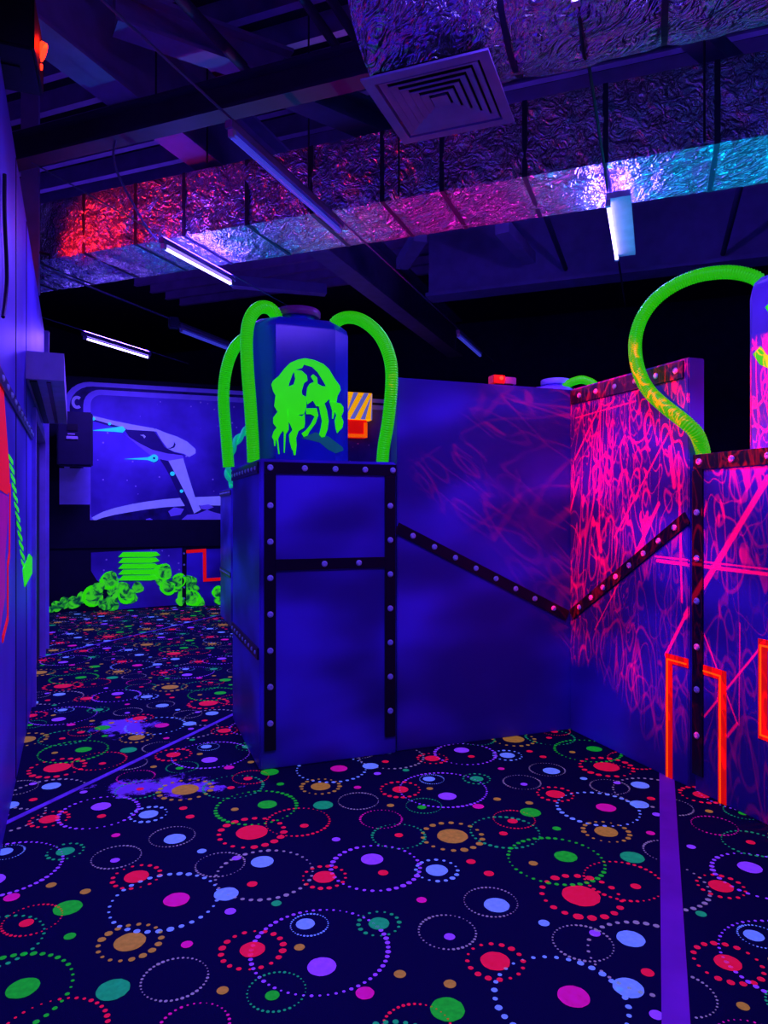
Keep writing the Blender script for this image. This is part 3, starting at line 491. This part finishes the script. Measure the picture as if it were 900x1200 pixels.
# ---------------------------------------------------------------- drums and hoses
def drum(c, rot, label, body, lid, wx=.67, wy=.46, h=.97, ch=.13):
    """rectangular plastic drum with chamfered corners, sloping shoulder, neck and screw lid"""
    t = thing('drum', c, label, 'drum', 'plastic drums'); M = Matrix.Rotation(rot, 3, 'Z'); c = Vector(c)
    def sect(k, z, cc):
        a, b = wx/2*k, wy/2*k
        return [c+M@Vector((x, y, z)) for x, y in ((-a+cc,-b),(a-cc,-b),(a,-b+cc),(a,b-cc),(a-cc,b),(-a+cc,b),(-a,b-cc),(-a,-b+cc))]
    lv = [(.955, 0, ch), (1, .03, ch), (1, h-.06, ch), (.97, h-.02, ch), (.86, h+.01, ch*.9), (.5, h+.03, ch*.5)]
    mb = MB(); vs = [p for k, z, cc in lv for p in sect(k, z, cc)]; n = 8
    fs = [(i*n+j, i*n+(j+1)%n, (i+1)*n+(j+1)%n, (i+1)*n+j) for i in range(len(lv)-1) for j in range(n)]+[tuple(range(8))[::-1], tuple(len(lv)*8-8+j for j in range(8))]
    mb.add(vs, fs)
    bmm = bmesh.new(); vv = [bmm.verts.new(p) for p in mb.v]; [bmm.faces.new([vv[i] for i in f]) for f in mb.f]
    ed = [e for e in bmm.edges if len(e.link_faces) == 2 and e.calc_face_angle(0) > .3]
    bmesh.ops.bevel(bmm, geom=ed, offset=.014, segments=2, affect='EDGES'); bmm.verts.index_update()
    m2 = MB().add([v.co.copy() for v in bmm.verts], [[v.index for v in f.verts] for f in bmm.faces]); bmm.free()
    obj('body', m2, body, t, True)
    top = c+Vector((0, 0, h+.02))
    obj('neck', MB().lathe([(.115, 0), (.12, .01), (.12, .05), (.11, .055)], top, 24), body, t, True)
    obj('lid', MB().lathe([(.150, .04), (.156, .05), (.156, .085), (.148, .095), (.10, .10), (.095, .092), (.02, .092)], top, 28), lid, t, True)
    hm = MB(); q = c+M@Vector((-wx/2, 0, h*.80)); 
    hm.add([q+M@Vector((-.004, .055*math.cos(a*.449), .085*math.sin(a*.449))) for a in range(14)]+[q+M@Vector((.01, .055*math.cos(a*.449), .085*math.sin(a*.449))) for a in range(14)],
           [tuple(range(14))]+[(i, (i+1)%14, (i+1)%14+14, i+14) for i in range(14)]+[tuple(range(27, 13, -1))])
    obj('port', hm, 'black_plastic', t)
    return t
D1 = drum((-1.925, .48, HP), 0, 'dark blue plastic drum with a green jellyfish-like splatter', 'drum_plastic', 'lid_red')
JF = lambda a, b, d: Vector((a, .25-d, b))
for i, (k, pts) in enumerate(JELLY.items()):
    flat({'cap': 'splatter_cap'}.get(k, 'splatter_drip' if k[0] == 't' else 'splatter_body'), pts, JF, 0, .004+.0012*i, 'paint_green', D1)
flat('splatter_overspray', JHAZE, JF, 0, .002, 'paint_green_soft', D1)
D2 = drum((.46, -1.59, HP), R(-90), 'violet plastic drum at the right edge with a green curl', 'drum_violet', 'lid_white')
D2F = lambda a, b, d: Vector((.23-d, a, b))
flat('painted_curl', ribbon([(-1.42, 2.50), (-1.46, 2.44), (-1.53, 2.40), (-1.62, 2.40), (-1.70, 2.44)], .06), D2F, 0, .004, 'paint_green', D2)
flat('painted_stroke', ribbon([(-1.50, 2.74), (-1.54, 2.68), (-1.55, 2.56), (-1.60, 2.52)], .06), D2F, 0, .004, 'paint_green', D2)
D3 = drum((1.26, 2.05, HP), R(20), 'drum behind the partition corner, only its pale lid showing', 'drum_violet', 'lid_white')
def hose(pts, label, m='hose_green', r=.042, pitch=.0150, grp='ribbed hoses', n=14):
    P = spline(pts, pitch/4); rr = [r*(.99, 1.05, .99, .87)[i % 4] for i in range(len(P))]
    o = obj('ribbed_hose', MB().tube(P, rr, n), m, None, False, label=label, category='hose', group=grp)
    for p in o.data.polygons: p.use_smooth = True
    return o
def onto(pts, z):   # the lower end stands on the pillar top
    pts = [tuple(p) for p in pts]; pts[0] = (pts[0][0], pts[0][1], z); return pts
hose(onto(HOSE_A, HP), 'green ribbed hose looping over the left front of the splattered drum')
hose(onto(HOSE_B, HP), 'green ribbed hose behind the other at the left side of the drum')
hose(onto(HOSE_C, HP), 'green ribbed hose arching off the right side of the splattered drum')
hose(onto(HOSE_D, HP), 'big green ribbed hose arching over the scribbled partition to the edge drum', r=.040)
hose([(1.30, 1.98, 2.93), (1.33, 1.82, 2.965), (1.38, 1.70, 2.96), (1.46, 1.60, 2.85), (1.5, 1.56, 2.5), (1.5, 1.56, HP)], 'short piece of green hose beside the pale lid behind the corner', n=10)
def twisted(name, pts, r, m, label):
    P = spline(pts, .02); mb = MB()
    for s_ in (0, math.pi):
        q = []
        for i, p in enumerate(P):
            t = (P[min(i+1, len(P)-1)]-P[max(i-1, 0)]).normalized(); a = Vector((0,1,0)); sd = t.cross(a).normalized(); up = sd.cross(t)
            q.append(p+(sd*math.cos(i*.35+s_)+up*math.sin(i*.35+s_))*r*.6)
        mb.tube(q, r*.62, 8)
    return obj(name, mb, m, None, True, label=label, category='cable')
twisted('twisted_cable', [(-1.62, 5.75, 1.96), (-1.70, 5.72, 2.2), (-1.62, 5.7, 2.55), (-1.36, 5.7, 2.83), (-1.1, 5.75, 2.9), (-.95, 5.8, 2.8)], .05, 'hose_teal', 'twisted teal cable rising behind the left hoses')
# ---------------------------------------------------------------- air ducts
def duct_rect(x0, x1, y0, y1, z0, z1, step, label):
    t = thing('air_duct', Bw((x0+x1)/2, (y0+y1)/2, z0), label, 'duct', 'foil wrapped ducts')
    n = int(round((x1-x0)/step)); rng = random.Random(11)
    xs = [x0+(x1-x0)*k/n + (rng.uniform(-.08, .08) if 0 < k < n else 0) for k in range(n+1)]
    per = [(y0, z1), (y0, z0), (y1, z0), (y1, z1)]
    for k in range(n):
        mb = MB(); na = 16; prof = []
        for (a, b) in zip(per, per[1:]+per[:1]):
            m = 12
            prof += [(a[0]+(b[0]-a[0])*i/m, a[1]+(b[1]-a[1])*i/m) for i in range(m)]
        cy, cz = (y0+y1)/2, (z0+z1)/2; vs = []
        for i in range(na+1):
            f = i/na; x = xs[k]+(xs[k+1]-xs[k])*f; pil = .022*(4*f*(1-f))**.6
            for (y, z) in prof:
                q = Vector((x*2.6, y*2.6, z*2.6)); d = pil*(.6+.8*noise.noise(q)) + .012*noise.noise(q*3.1)
                dx, dz = y-cy, z-cz
                edge = min(1, min(y1-y, y-y0)/.06+.35) if abs(abs(dz)-(z1-z0)/2) < 1e-6 else min(1, min(z1-z, z-z0)/.06+.35)
                ny, nz = (0, math.copysign(1, dz)) if abs(abs(dz)-(z1-z0)/2) < 1e-6 else (math.copysign(1, dx), 0)
                vs.append(Bw(x, y+ny*d*edge, z+nz*d*edge))
        np_ = len(prof)
        mb.add(vs, [(i*np_+j, i*np_+(j+1)%np_, (i+1)*np_+(j+1)%np_, (i+1)*np_+j) for i in range(na) for j in range(np_)])
        obj('foil_section', mb, 'foil', t, True)
        if k:
            e = .006; mb = MB(); x = xs[k]
            pp = [(y0-e, z1+e), (y0-e, z0-e), (y1+e, z0-e), (y1+e, z1+e)]
            mb.add([Bw(x-.018, *p) for p in pp]+[Bw(x+.018, *p) for p in pp], [(i, (i+1)%4, (i+1)%4+4, i+4) for i in range(4)]+[(0,1,2,3),(7,6,5,4)])
            obj('seam_band', mb, 'foil_tape', t)
    return t
duct_rect(-8.2, 4.6, 5.24, 6.0, 4.1, 4.66, .62, 'long square duct wrapped in crinkled foil across the hall')
def duct_round(x0, x1, yc, zc, r, step, label):
    t = thing('air_duct', Bw((x0+x1)/2, yc, zc-r), label, 'duct', 'foil wrapped ducts')
    n = int(round((x1-x0)/step)); m = 48
    for k in range(n):
        a0, a1 = x0+(x1-x0)*k/n, x0+(x1-x0)*(k+1)/n; na = 18; vs = []
        for i in range(na+1):
            f = i/na; x = a0+(a1-a0)*f; pil = .02*(4*f*(1-f))**.6
            for j in range(m):
                a = 6.2832*j/m; q = Vector((x*2.4, math.cos(a)*1.6, math.sin(a)*1.6)); rr = r+pil*(.7+.9*noise.noise(q*1.7))+.014*noise.noise(q*4)
                vs.append(Bw(x, yc+rr*math.cos(a), zc+rr*math.sin(a)))
        mb = MB().add(vs, [(i*m+j, i*m+(j+1)%m, (i+1)*m+(j+1)%m, (i+1)*m+j) for i in range(na) for j in range(m)])
        obj('foil_section', mb, 'foil', t, True)
        mb = MB(); rr = r+.006
        if k: mb.tube([Bw(a0-.015, yc, zc), Bw(a0+.015, yc, zc)], rr, 40); obj('seam_band', mb, 'foil_tape', t)
    obj('end_cap', MB().tube([Bw(x0-.012, yc, zc), Bw(x0, yc, zc)], r*1.01, 40), 'foil', t)
    return t
duct_round(-1.42, 4.4, 3.6, EYE+2.82, .5, .72, 'thick round foil duct in the upper right with the square diffuser')
# square ceiling diffuser hanging under the round duct
DX, DY, DZ, DS = -1.075, 3.60, EYE+2.19, .66
df = thing('ceiling_diffuser', Bw(DX, DY, DZ), 'square white air diffuser with nested louvres under the round duct', 'air vent')
def sq(a, z): return [Bw(DX-a, DY-a, z), Bw(DX+a, DY-a, z), Bw(DX+a, DY+a, z), Bw(DX-a, DY+a, z)]
def ringq(rings):   # list of (half size, z), closed loop of loops
    mb = MB(); vs = [p for a, z in rings for p in sq(a, z)]; k = len(rings)
    return mb.add(vs, [(i*4+j, i*4+(j+1)%4, ((i+1)%k)*4+(j+1)%4, ((i+1)%k)*4+j) for i in range(k) for j in range(4)])
h = DS/2
obj('frame', ringq([(h, DZ), (h-.055, DZ), (h-.06, DZ+.02), (h-.06, DZ+.05), (h, DZ+.012)]), 'diffuser_white', df)
for k in range(5):
    a = h-.070-k*.043
    obj('louvre', ringq([(a, DZ+.004), (a-.034, DZ+.018), (a-.034, DZ+.022), (a+.002, DZ+.008)]), 'diffuser_white', df)
obj('centre_plate', MB().hexa(sq(.045, DZ+.008)+sq(.03, DZ+.03)), 'diffuser_white', df)
obj('back_box', ringq([(.13, DZ+.052), (.13, DZ+.122), (.125, DZ+.122), (.125, DZ+.052)]), 'diffuser_white', df)
obj('back_plate', MB().hexa(sq(h-.05, DZ+.049)+sq(h-.05, DZ+.054)), 'black_plastic', df)
# ---------------------------------------------------------------- black-light tubes on their suspension wires
def tube_light(x, y0, y1, z, label, lit=True, hw=.05, hx=0, watts=None, glow=None, up=.5):
    t = thing('uv_tube_light', Bw(x, (y0+y1)/2, z), label, 'light', 'black-light tubes')
    b = 0.035
    mb = MB(); mb.bar(Bw(x+hx, y0-.04, z+.055), Bw(x+hx, y1+.04, z+.055), hw, .045); obj('housing', mb, 'white_metal' if hw > .1 else 'steel_violet', t)
    obj('tube', MB().tube([Bw(x, y0, z), Bw(x, y1, z)], .013 if lit else .02, 10), glow or ('tube_glow' if lit else 'tube_dim'), t, True)
    for y in (y0, y1):
        obj('end_cap', MB().bar(Bw(x, y-.02, z+.012), Bw(x, y+.02, z+.012), .035, .05), 'white_metal', t)
    if lit:
        l = lamp('tube_lamp', 'AREA', Bw(x, (y0+y1)/2, z-.02), t, watts or TUBE_W, UV, shape='RECTANGLE', size=.022, size_y=y1-y0, spread=R(180))
        l.rotation_euler = (0, 0, R(-41.6))
        l2 = lamp('tube_lamp', 'AREA', Bw(x, (y0+y1)/2, z+.082), t, (watts or TUBE_W)*up, UV, shape='RECTANGLE', size=.022, size_y=y1-y0, spread=R(180))
        l2.rotation_euler = (R(180), 0, R(-41.6))
    return t
def wire(x, y0, y1, z, label, r=.006, m='wire', sag=0):
    P = [Bw(x, y0+(y1-y0)*k/48, z-sag*max(0, 1-abs(y0+(y1-y0)*k/48-3.6)/.30)) for k in range(49)]
    return obj('suspension_wire', MB().tube(P, r, 6), m, None, True, label=label, category='wire', group='suspension wires')
Z = EYE+2.3
tube_light(-.34, 5.50, 6.70, Z, 'lit violet tube hanging upright-looking under the duct on the right', hw=.17, hx=.075)
tube_light(-.34, 2.05, 3.25, Z, 'lit violet tube at the top edge against the round duct', watts=TUBE_W*.8)
tube_light(-4.0, 4.98, 6.02, Z, 'lit violet tube slanting below the long duct at left', up=.15)
tube_light(-7.06, 7.2, 8.44, Z, 'lit violet tube lowest at left above the mural')
tube_light(-2.42, 3.65, 5.2, Z, 'dim blue tube crossing the long duct left of the diffuser', False)
tube_light(-5.63, 7.35, 8.5, Z, 'dim blue tube above the mural beside the left hoses', False)
tube_light(-2.42, 8.9, 10.1, Z, 'dim blue tube far back above the partition', False)
for x, y in ((-1.0, .6), (2.6, 4.6), (-7.0, 3.0)):  # added tubes outside the view, placed for their light on the walls
    tube_light(x, y, y+1.2, Z, watts=TUBE_W*.2, label={-1.0: 'added lit violet tube, unseen above the viewpoint along the left wall', 2.6: 'added lit violet tube outside the view at right', -7.0: 'added lit violet tube, unseen above the passage behind the left wall'}[x])
wire(-.34, 2, 8.6, Z+.10, 'dark cable carrying the right hand violet tubes', .010, 'rod', sag=.125)
wire(-2.42, 1.2, 11, Z+.10, 'thin pale wire carrying the dim blue tubes', .008)
wire(-4.0, 3.6, 8.0, Z+.10, 'thin wire carrying the slanting violet tube at left')
wire(-5.63, 5.2, 9, Z+.10, 'pale wire carrying the dim tube above the mural', .011)
wire(-7.06, 6.3, 9.4, Z+.10, 'thin wire carrying the lowest left violet tube')
jb = obj('junction_box', MB().box(tuple(Bw(-5.63, 7.2, Z-.0)-Vector((.065,.065,0))), tuple(Bw(-5.63, 7.2, Z+.13)+Vector((.065,.065,0))), bev=.015), 'steel_dark', None, label='small dark junction box on the wire above the mural', category='junction box')
for i, (x, y, z0) in enumerate(((-3.73, 4.55, 4.8), (-3.72, 5.22, 4.7), (-2.70, 5.20, 4.1), (-1.9, 5.2, 4.1), (.3, 5.2, 4.1))):
    obj('threaded_rod', MB().tube([Bw(x, y, z0), Bw(x, y, HC-.05)], .008, 6), 'rod', None, label=('thin rod left of the steel beam', 'thin rod beside the steel beam at the duct', 'thin rod right of the dim blue tube', 'thin rod at the duct behind the diffuser', 'thin rod at the duct behind the right tube')[i], category='rod', group='duct hanger rods')
obj('hanging_cable', MB().tube(spline([Bw(-3.80, 4.40, 4.60), Bw(-3.98, 4.40, 4.58), Bw(-4.06, 4.45, 4.4), Bw(-4.1, 4.7, 4.2), Bw(-4.12, 5.0, 4.02), Bw(-4.05, 5.2, 3.97)], .05), .010, 6), 'wire', None, True, label='thin grey cable hanging down over the long duct at left', category='cable')
# ---------------------------------------------------------------- devices on the walls
# laser projector on top of the left wall: throws the red scribbles on the partitions
LP = Vector((-3.40, -.5, 3.86)); LT = Vector((0, -.75, 1.55))
pj = thing('laser_projector', (-3.62, -.55, WLH), 'black laser projector with a red glowing lens on the left wall top', 'projector')
obj('body', MB().box((-3.78, -.78, WLH+.005), (-3.46, -.38, WLH+.27), bev=.012), 'black_plastic', pj)
obj('lens', MB().tube([(-3.465, -.52, 3.88), (-3.445, -.52, 3.872)], .045, 16), 'led_red', pj)
obj('status_light', MB().tube([(-3.465, -.52, 3.80), (-3.452, -.52, 3.798)], .014, 10), 'led_red', pj)
obj('foot', MB().box((-3.70, -.62, WLH-.001), (-3.54, -.54, WLH+.01)), 'black_plastic', pj)
sp = lamp('laser_lamp', 'SPOT', LP, pj, LASER_W, (1, 0, 0), spot_size=R(70), spot_blend=.0, shadow_soft_size=.002)
lamp('lens_lamp', 'POINT', (-3.40, -.5, 3.92), pj, 1.5, (1, .01, 0), shadow_soft_size=.03)
ax = (LT-LP).normalized(); sp.rotation_euler = ax.to_track_quat('-Z', 'Y').to_euler()
def laser_nodes(d):
    """scribble pattern of the projector, as a function of the direction of the beam"""
    rv = ax.cross(Vector((0,0,1))).normalized(); up = rv.cross(ax)
    d.use_nodes = True; nt = d.node_tree; em = [n for n in nt.nodes if n.type == 'EMISSION'][0]
    def N(t, **kw):
        n = nt.nodes.new(t)
        for k, v in kw.items(): setattr(n, k, v)
        return n
    def M(op, a, b=None, c=None, clamp=False):
        n = N('ShaderNodeMath', operation=op); n.use_clamp = clamp
        for i, x in enumerate((a, b, c)):
            if x is None: continue
            if isinstance(x, (int, float)): n.inputs[i].default_value = x
            else: L(nt, x, n.inputs[i])
        return n.outputs[0]
    g = N('ShaderNodeNewGeometry')
    def dot(v):
        n = N('ShaderNodeVectorMath', operation='DOT_PRODUCT'); L(nt, g.outputs['Incoming'], n.inputs[0]); n.inputs[1].default_value = v; return n.outputs['Value']
    da, dr, du = dot(ax), dot(rv), dot(up)
    U = M('DIVIDE', dr, da); V = M('DIVIDE', du, da)
    cb = N('ShaderNodeCombineXYZ'); L(nt, U, cb.inputs[0]); L(nt, V, cb.inputs[1]); UVv = cb.outputs[0]
    def noise_(scale, detail=0, dist=0, rot=0, sc=(1,1,1), off=0):
        mp = N('ShaderNodeMapping'); mp.inputs['Rotation'].default_value = (0,0,rot); mp.inputs['Scale'].default_value = sc; mp.inputs['Location'].default_value = (off, off*.7, off*.3); L(nt, UVv, mp.inputs[0])
        n = N('ShaderNodeTexNoise'); n.inputs['Scale'].default_value = scale; n.inputs['Detail'].default_value = detail; n.inputs['Distortion'].default_value = dist; L(nt, mp.outputs[0], n.inputs['Vector']); return n.outputs[0]
    def contour(n, wdt, lev=.5):      # thin line where the noise crosses a level
        mr = N('ShaderNodeMapRange'); mr.inputs[1].default_value = wdt; mr.inputs[2].default_value = wdt*.45; L(nt, M('ABSOLUTE', M('SUBTRACT', n, lev)), mr.inputs[0]); return mr.outputs[0]
    def gate(n, lo, hi):
        mr = N('ShaderNodeMapRange'); mr.inputs[1].default_value = lo; mr.inputs[2].default_value = hi; L(nt, n, mr.inputs[0]); return mr.outputs[0]
    def loops(scale, sc, rot, off, wob, lev, wdt):    # closed curls: rings around scattered points, bent by noise
        mp = N('ShaderNodeMapping'); mp.inputs['Rotation'].default_value = (0,0,rot); mp.inputs['Scale'].default_value = sc; mp.inputs['Location'].default_value = (off, off*.6, 0); L(nt, UVv, mp.inputs[0])
        nz = N('ShaderNodeTexNoise'); nz.inputs['Scale'].default_value = scale*1.1; nz.inputs['Detail'].default_value = 1; L(nt, mp.outputs[0], nz.inputs['Vector'])
        sb = N('ShaderNodeVectorMath', operation='MULTIPLY_ADD'); L(nt, nz.outputs['Color'], sb.inputs[0]); sb.inputs[1].default_value = (wob/scale, wob/scale, 0); L(nt, mp.outputs[0], sb.inputs[2])
        v = N('ShaderNodeTexVoronoi', voronoi_dimensions='2D'); v.inputs['Scale'].default_value = scale; L(nt, sb.outputs[0], v.inputs['Vector'])
        rnd = N('ShaderNodeSeparateColor'); L(nt, v.outputs['Color'], rnd.inputs[0])
        ring = contour(v.outputs['Distance'], wdt, lev)
        return M('MULTIPLY', ring, gate(rnd.outputs[0], .25, .75))
    l1 = M('MULTIPLY', contour(noise_(22, 0, .8, 0, (1, .5, 1), 3), .010), .8)
    l2 = M('MULTIPLY', contour(noise_(40, 1, 1.2, .5, (1, .5, 1), 9), .013), .5)
    l2 = M('MULTIPLY', l2, gate(noise_(16, 0, 0, 0, (1,1,1), 21), .45, .55))
    l3 = M('MULTIPLY', contour(noise_(30, 0, .3, .10, (1, .10, 1), 14), .012), .7)
    l4 = M('MULTIPLY', contour(noise_(36, 0, .2, -.60, (1, .09, 1), 31), .012), .8)
    l4 = M('MULTIPLY', l4, gate(noise_(11, 0, 0, 0, (1,1,1), 41), .44, .56))
    lp = M('ADD', M('MULTIPLY', loops(30, (1, .5, 1), .1, 5, .5, .32, .05), .8), M('ADD', M('MULTIPLY', loops(17, (1, .6, 1), -.4, 8, .7, .38, .025), .7), M('MULTIPLY', loops(46, (1, .45, 1), .2, 2, .6, .30, .07), .6)))
    blob = M('MULTIPLY', gate(noise_(52, 1, .5, .3, (1, .45, 1), 51), .70, .74), 1.6)
    tot = M('ADD', M('ADD', M('ADD', l1, l2), M('ADD', l3, l4)), M('ADD', blob, lp))
    tot = M('ADD', tot, .035)
    # density falls off towards the lower right
    dens = gate(M('ADD', M('SUBTRACT', V, M('MULTIPLY', U, .55)), M('MULTIPLY', noise_(9, 0, 0, 0, (1,1,1), 61), .25)), -.02, .16)
    tot = M('MULTIPLY', tot, M('ADD', M('MULTIPLY', dens, .85), .15))
    for a, b, wdt, br in SEGS:
        ba = (b[0]-a[0], b[1]-a[1], 0); s1 = N('ShaderNodeVectorMath', operation='SUBTRACT'); L(nt, UVv, s1.inputs[0]); s1.inputs[1].default_value = (a[0], a[1], 0)
        dp = N('ShaderNodeVectorMath', operation='DOT_PRODUCT'); L(nt, s1.outputs[0], dp.inputs[0]); q = ba[0]**2+ba[1]**2; dp.inputs[1].default_value = (ba[0]/q, ba[1]/q, 0)
        hh = M('ADD', dp.outputs['Value'], 0, clamp=True)
        sc = N('ShaderNodeVectorMath', operation='SCALE'); sc.inputs[0].default_value = ba; L(nt, hh, sc.inputs['Scale'])
        ds = N('ShaderNodeVectorMath', operation='DISTANCE'); L(nt, s1.outputs[0], ds.inputs[0]); L(nt, sc.outputs[0], ds.inputs[1])
        tot = M('ADD', tot, M('MULTIPLY', gate(ds.outputs['Value'], wdt*.55, wdt*.3), br*1.3))
    mask = M('MULTIPLY', gate(U, -.236, -.222), gate(M('ADD', M('ADD', V, M('MULTIPLY', U, .25)), M('MULTIPLY', noise_(14, 1, 0, 0, (1,1,1), 71), .10)), -.175, -.135))
    mask = M('MULTIPLY', mask, M('LESS_THAN', U, .34))
    mask = M('MULTIPLY', mask, gate(V, .27, .25))
    # fewer lines spill past the corner onto the front partition
    spill = gate(M('SUBTRACT', U, M('MULTIPLY', V, -.125)), -.192, -.184)
    mask = M('MULTIPLY', mask, M('ADD', M('MULTIPLY', spill, .75), .25))
    L(nt, M('MULTIPLY', tot, mask), em.inputs['Strength'])
laser_nodes(sp.data)
# second red unit on top of the front partition
rd = thing('laser_projector', (-.53, .06, 2.5), 'small box with a bright red light on the front partition top', 'projector')
obj('body', MB().box((-.625, .02, 2.512), (-.53, .10, 2.572), bev=.005), 'device_red', rd); obj('rear_body', MB().box((-.53, .025, 2.512), (-.435, .095, 2.565), bev=.005), 'steel_violet', rd)
obj('light', MB().tube([(-.565, .022, 2.55), (-.565, .008, 2.55)], .014, 10), 'led_red', rd); obj('bracket', MB().box((-.6, .03, 2.499), (-.46, .09, 2.516)), 'black_plastic', rd)
lamp('red_lamp', 'POINT', (-.565, -.03, 2.58), rd, 1.0, (1, .01, .01), shadow_soft_size=.02)
# red beacon at the left end of the long duct and the post behind the left wall
obj('steel_post', MB().box((-4.0, 3.10, WLH), (-3.85, 3.25, HC-.001)), 'steel_violet', None, label='steel post rising from the left wall top to the ceiling', category='post')
bc = thing('beacon_light', Bw(-5.6, 4.72, 3.90), 'red beacon lamp glowing at the left end of the long duct', 'light')
obj('lens', MB().lathe([(.045, 0), (.05, .03), (.05, .12), (.03, .15)], Bw(-5.6, 4.72, 3.93), 14), 'led_red', bc, True); obj('base', MB().lathe([(.06, 0), (.06, .035)], Bw(-5.6, 4.72, 3.90), 14), 'black_plastic', bc)
obj('bracket', MB().bar(Bw(-5.6, 4.72, 4.07), Bw(-5.6, 5.24, 4.14), .03, .02), 'black_plastic', bc)
bl = lamp('beacon_lamp', 'SPOT', Bw(-5.45, 4.68, 4.02), bc, 60, (1, .008, 0), spot_size=R(100), spot_blend=.8, shadow_soft_size=.04); bl.rotation_euler = (Bw(-4.85, 5.24, 4.12)-Bw(-5.45, 4.68, 4.02)).to_track_quat('-Z', 'Y').to_euler()
# long air curtain above the doorway
ac = thing('air_curtain', lw(3.2, 2.56, .12), 'long white air curtain box mounted above the left doorway', 'air curtain')
obj('body', MB().hexa([lw(1.86, 2.56, 0), lw(4.62, 2.56, 0), lw(4.62, 2.56, .25), lw(1.86, 2.56, .25), lw(1.86, 2.76, 0), lw(4.62, 2.76, 0), lw(4.62, 2.76, .25), lw(1.86, 2.76, .25)]), 'white_metal', ac)
obj('grille', lwbox(MB(), 1.92, 4.56, 2.55, 2.561, .02, .07), 'black_plastic', ac)
obj('outlet', lwbox(MB(), 1.95, 4.5, 2.552, 2.561, .13, .16), 'lid_red', ac)
obj('wall_cable', MB().tube(spline([lw(-.02, 3.2, .015), lw(-.02, 3.01, .015), lw(.10, 2.77, .015), lw(.02, 2.62, .015), lw(-.1, 2.5, .015)], .04), .009, 6), 'black_plastic', None, True, label='thin black cable hanging down the left wall', category='cable')
# wall box (dispenser) and dark low cabinet in front of the mural
bx_ = thing('wall_cabinet', (-3.80, 7.35, 2.30), 'black box cabinet with a small display hung left of the mural', 'cabinet')
obj('body', MB().box((-4.03, 7.2, 2.30), (-3.54, 7.5, 3.12), bev=.02), 'door_dark', bx_); obj('display', MB().box((-3.88, 7.185, 2.83), (-3.74, 7.201, 2.93)), 'black_plastic', bx_)
obj('slot', MB().box((-3.90, 7.18, 2.70), (-3.74, 7.201, 2.745), bev=.005), 'white_metal', bx_); obj('slot', MB().box((-3.88, 7.185, 2.77), (-3.78, 7.201, 2.785)), 'white_metal', bx_)
obj('mount', MB().box((-3.9, 7.5, 2.4), (-3.68, 7.9, 3.0)), 'black_plastic', bx_)
flat('painted_violet_patch', [(-4.05, 1.72), (-3.62, 1.72), (-3.62, 2.3), (-4.05, 2.3)], MF, .01, .004, 'mural_frame', WM)
# hazard-striped orange unit in front of the mural
hz = thing('warning_box', (.97, 7.75, 2.95), 'orange warning box with violet diagonal stripes seen beside the drum', 'box')
obj('body', MB().box((.62, 7.66, 3.27), (1.15, 7.872, 3.76), bev=.01), 'paint_yellow', hz)
for k in range(4):
    x = .52+k*.2; pts = [(x, 3.275), (x+.09, 3.275), (x+.36, 3.755), (x+.27, 3.755)]; pts = [(min(max(a, .625), 1.145), b) for a, b in pts]
    flat('stripe', pts, lambda a, b, d: Vector((a, 7.66-d, b)), 0, .006, 'ship_light', hz)
obj('lower_body', MB().box((.64, 7.70, 2.95), (1.06, 7.872, 3.27), bev=.01), 'paint_red', hz); obj('lower_edge', MB().box((.64, 7.68, 2.95), (1.06, 7.70, 3.01)), 'paint_orange', hz); obj('lower_edge', MB().box((1.0, 7.68, 3.01), (1.06, 7.70, 3.22)), 'paint_orange', hz)
# added coloured uplights, unseen behind the partitions, to tint the foil duct
def added_uplight(p, target, c, e, label, m):
    p = Vector(p); t = thing('added_uplight', p, label, 'light', 'added coloured uplights'); a = (Vector(target)-p).normalized()
    obj('can', MB().tube([p-a*.22, p], .09, 16), 'black_plastic', t, True); obj('lens', MB().tube([p, p+a*.01], .08, 16), m, t)
    obj('yoke', MB().bar(p-a*.1, (p.x-a.x*.1, p.y-a.y*.1, .03), .03, .03, (1,0,0)), 'black_plastic', t); obj('base', MB().lathe([(.13, 0), (.13, .02), (.05, .04)], (p.x-a.x*.1, p.y-a.y*.1, 0), 18), 'black_plastic', t)
    l = lamp('added_uplight_spot', 'SPOT', p+a*.03, t, e, c, spot_size=R(36), spot_blend=.8, shadow_soft_size=.07); l.rotation_euler = a.to_track_quat('-Z', 'Y').to_euler()
mat('lens_teal', (.1, .8, .8), .3, emit=(0, .8, .7), estr=2); mat('lens_pink', (.9, .1, .5), .3, emit=(1, .02, .35), estr=2)
added_uplight(Bw(.8, 8.5, .42), Bw(.4, 5.7, 4.1), (0, .55, 1), TEAL_W, 'added teal floor uplight hidden behind the scribbled partition', 'lens_teal')
added_uplight(Bw(-2.4, 8.6, .42), Bw(-1.9, 5.7, 4.1), (1, .01, .5), PINK_W, 'added pink floor uplight hidden behind the front partition', 'lens_pink')
added_uplight(Bw(-4.6, 8.2, .42), Bw(-3.6, 5.7, 4.1), (.02, .35, 1), TEAL_W*.5, 'added blue floor uplight hidden behind the drum pillar', 'lens_teal')
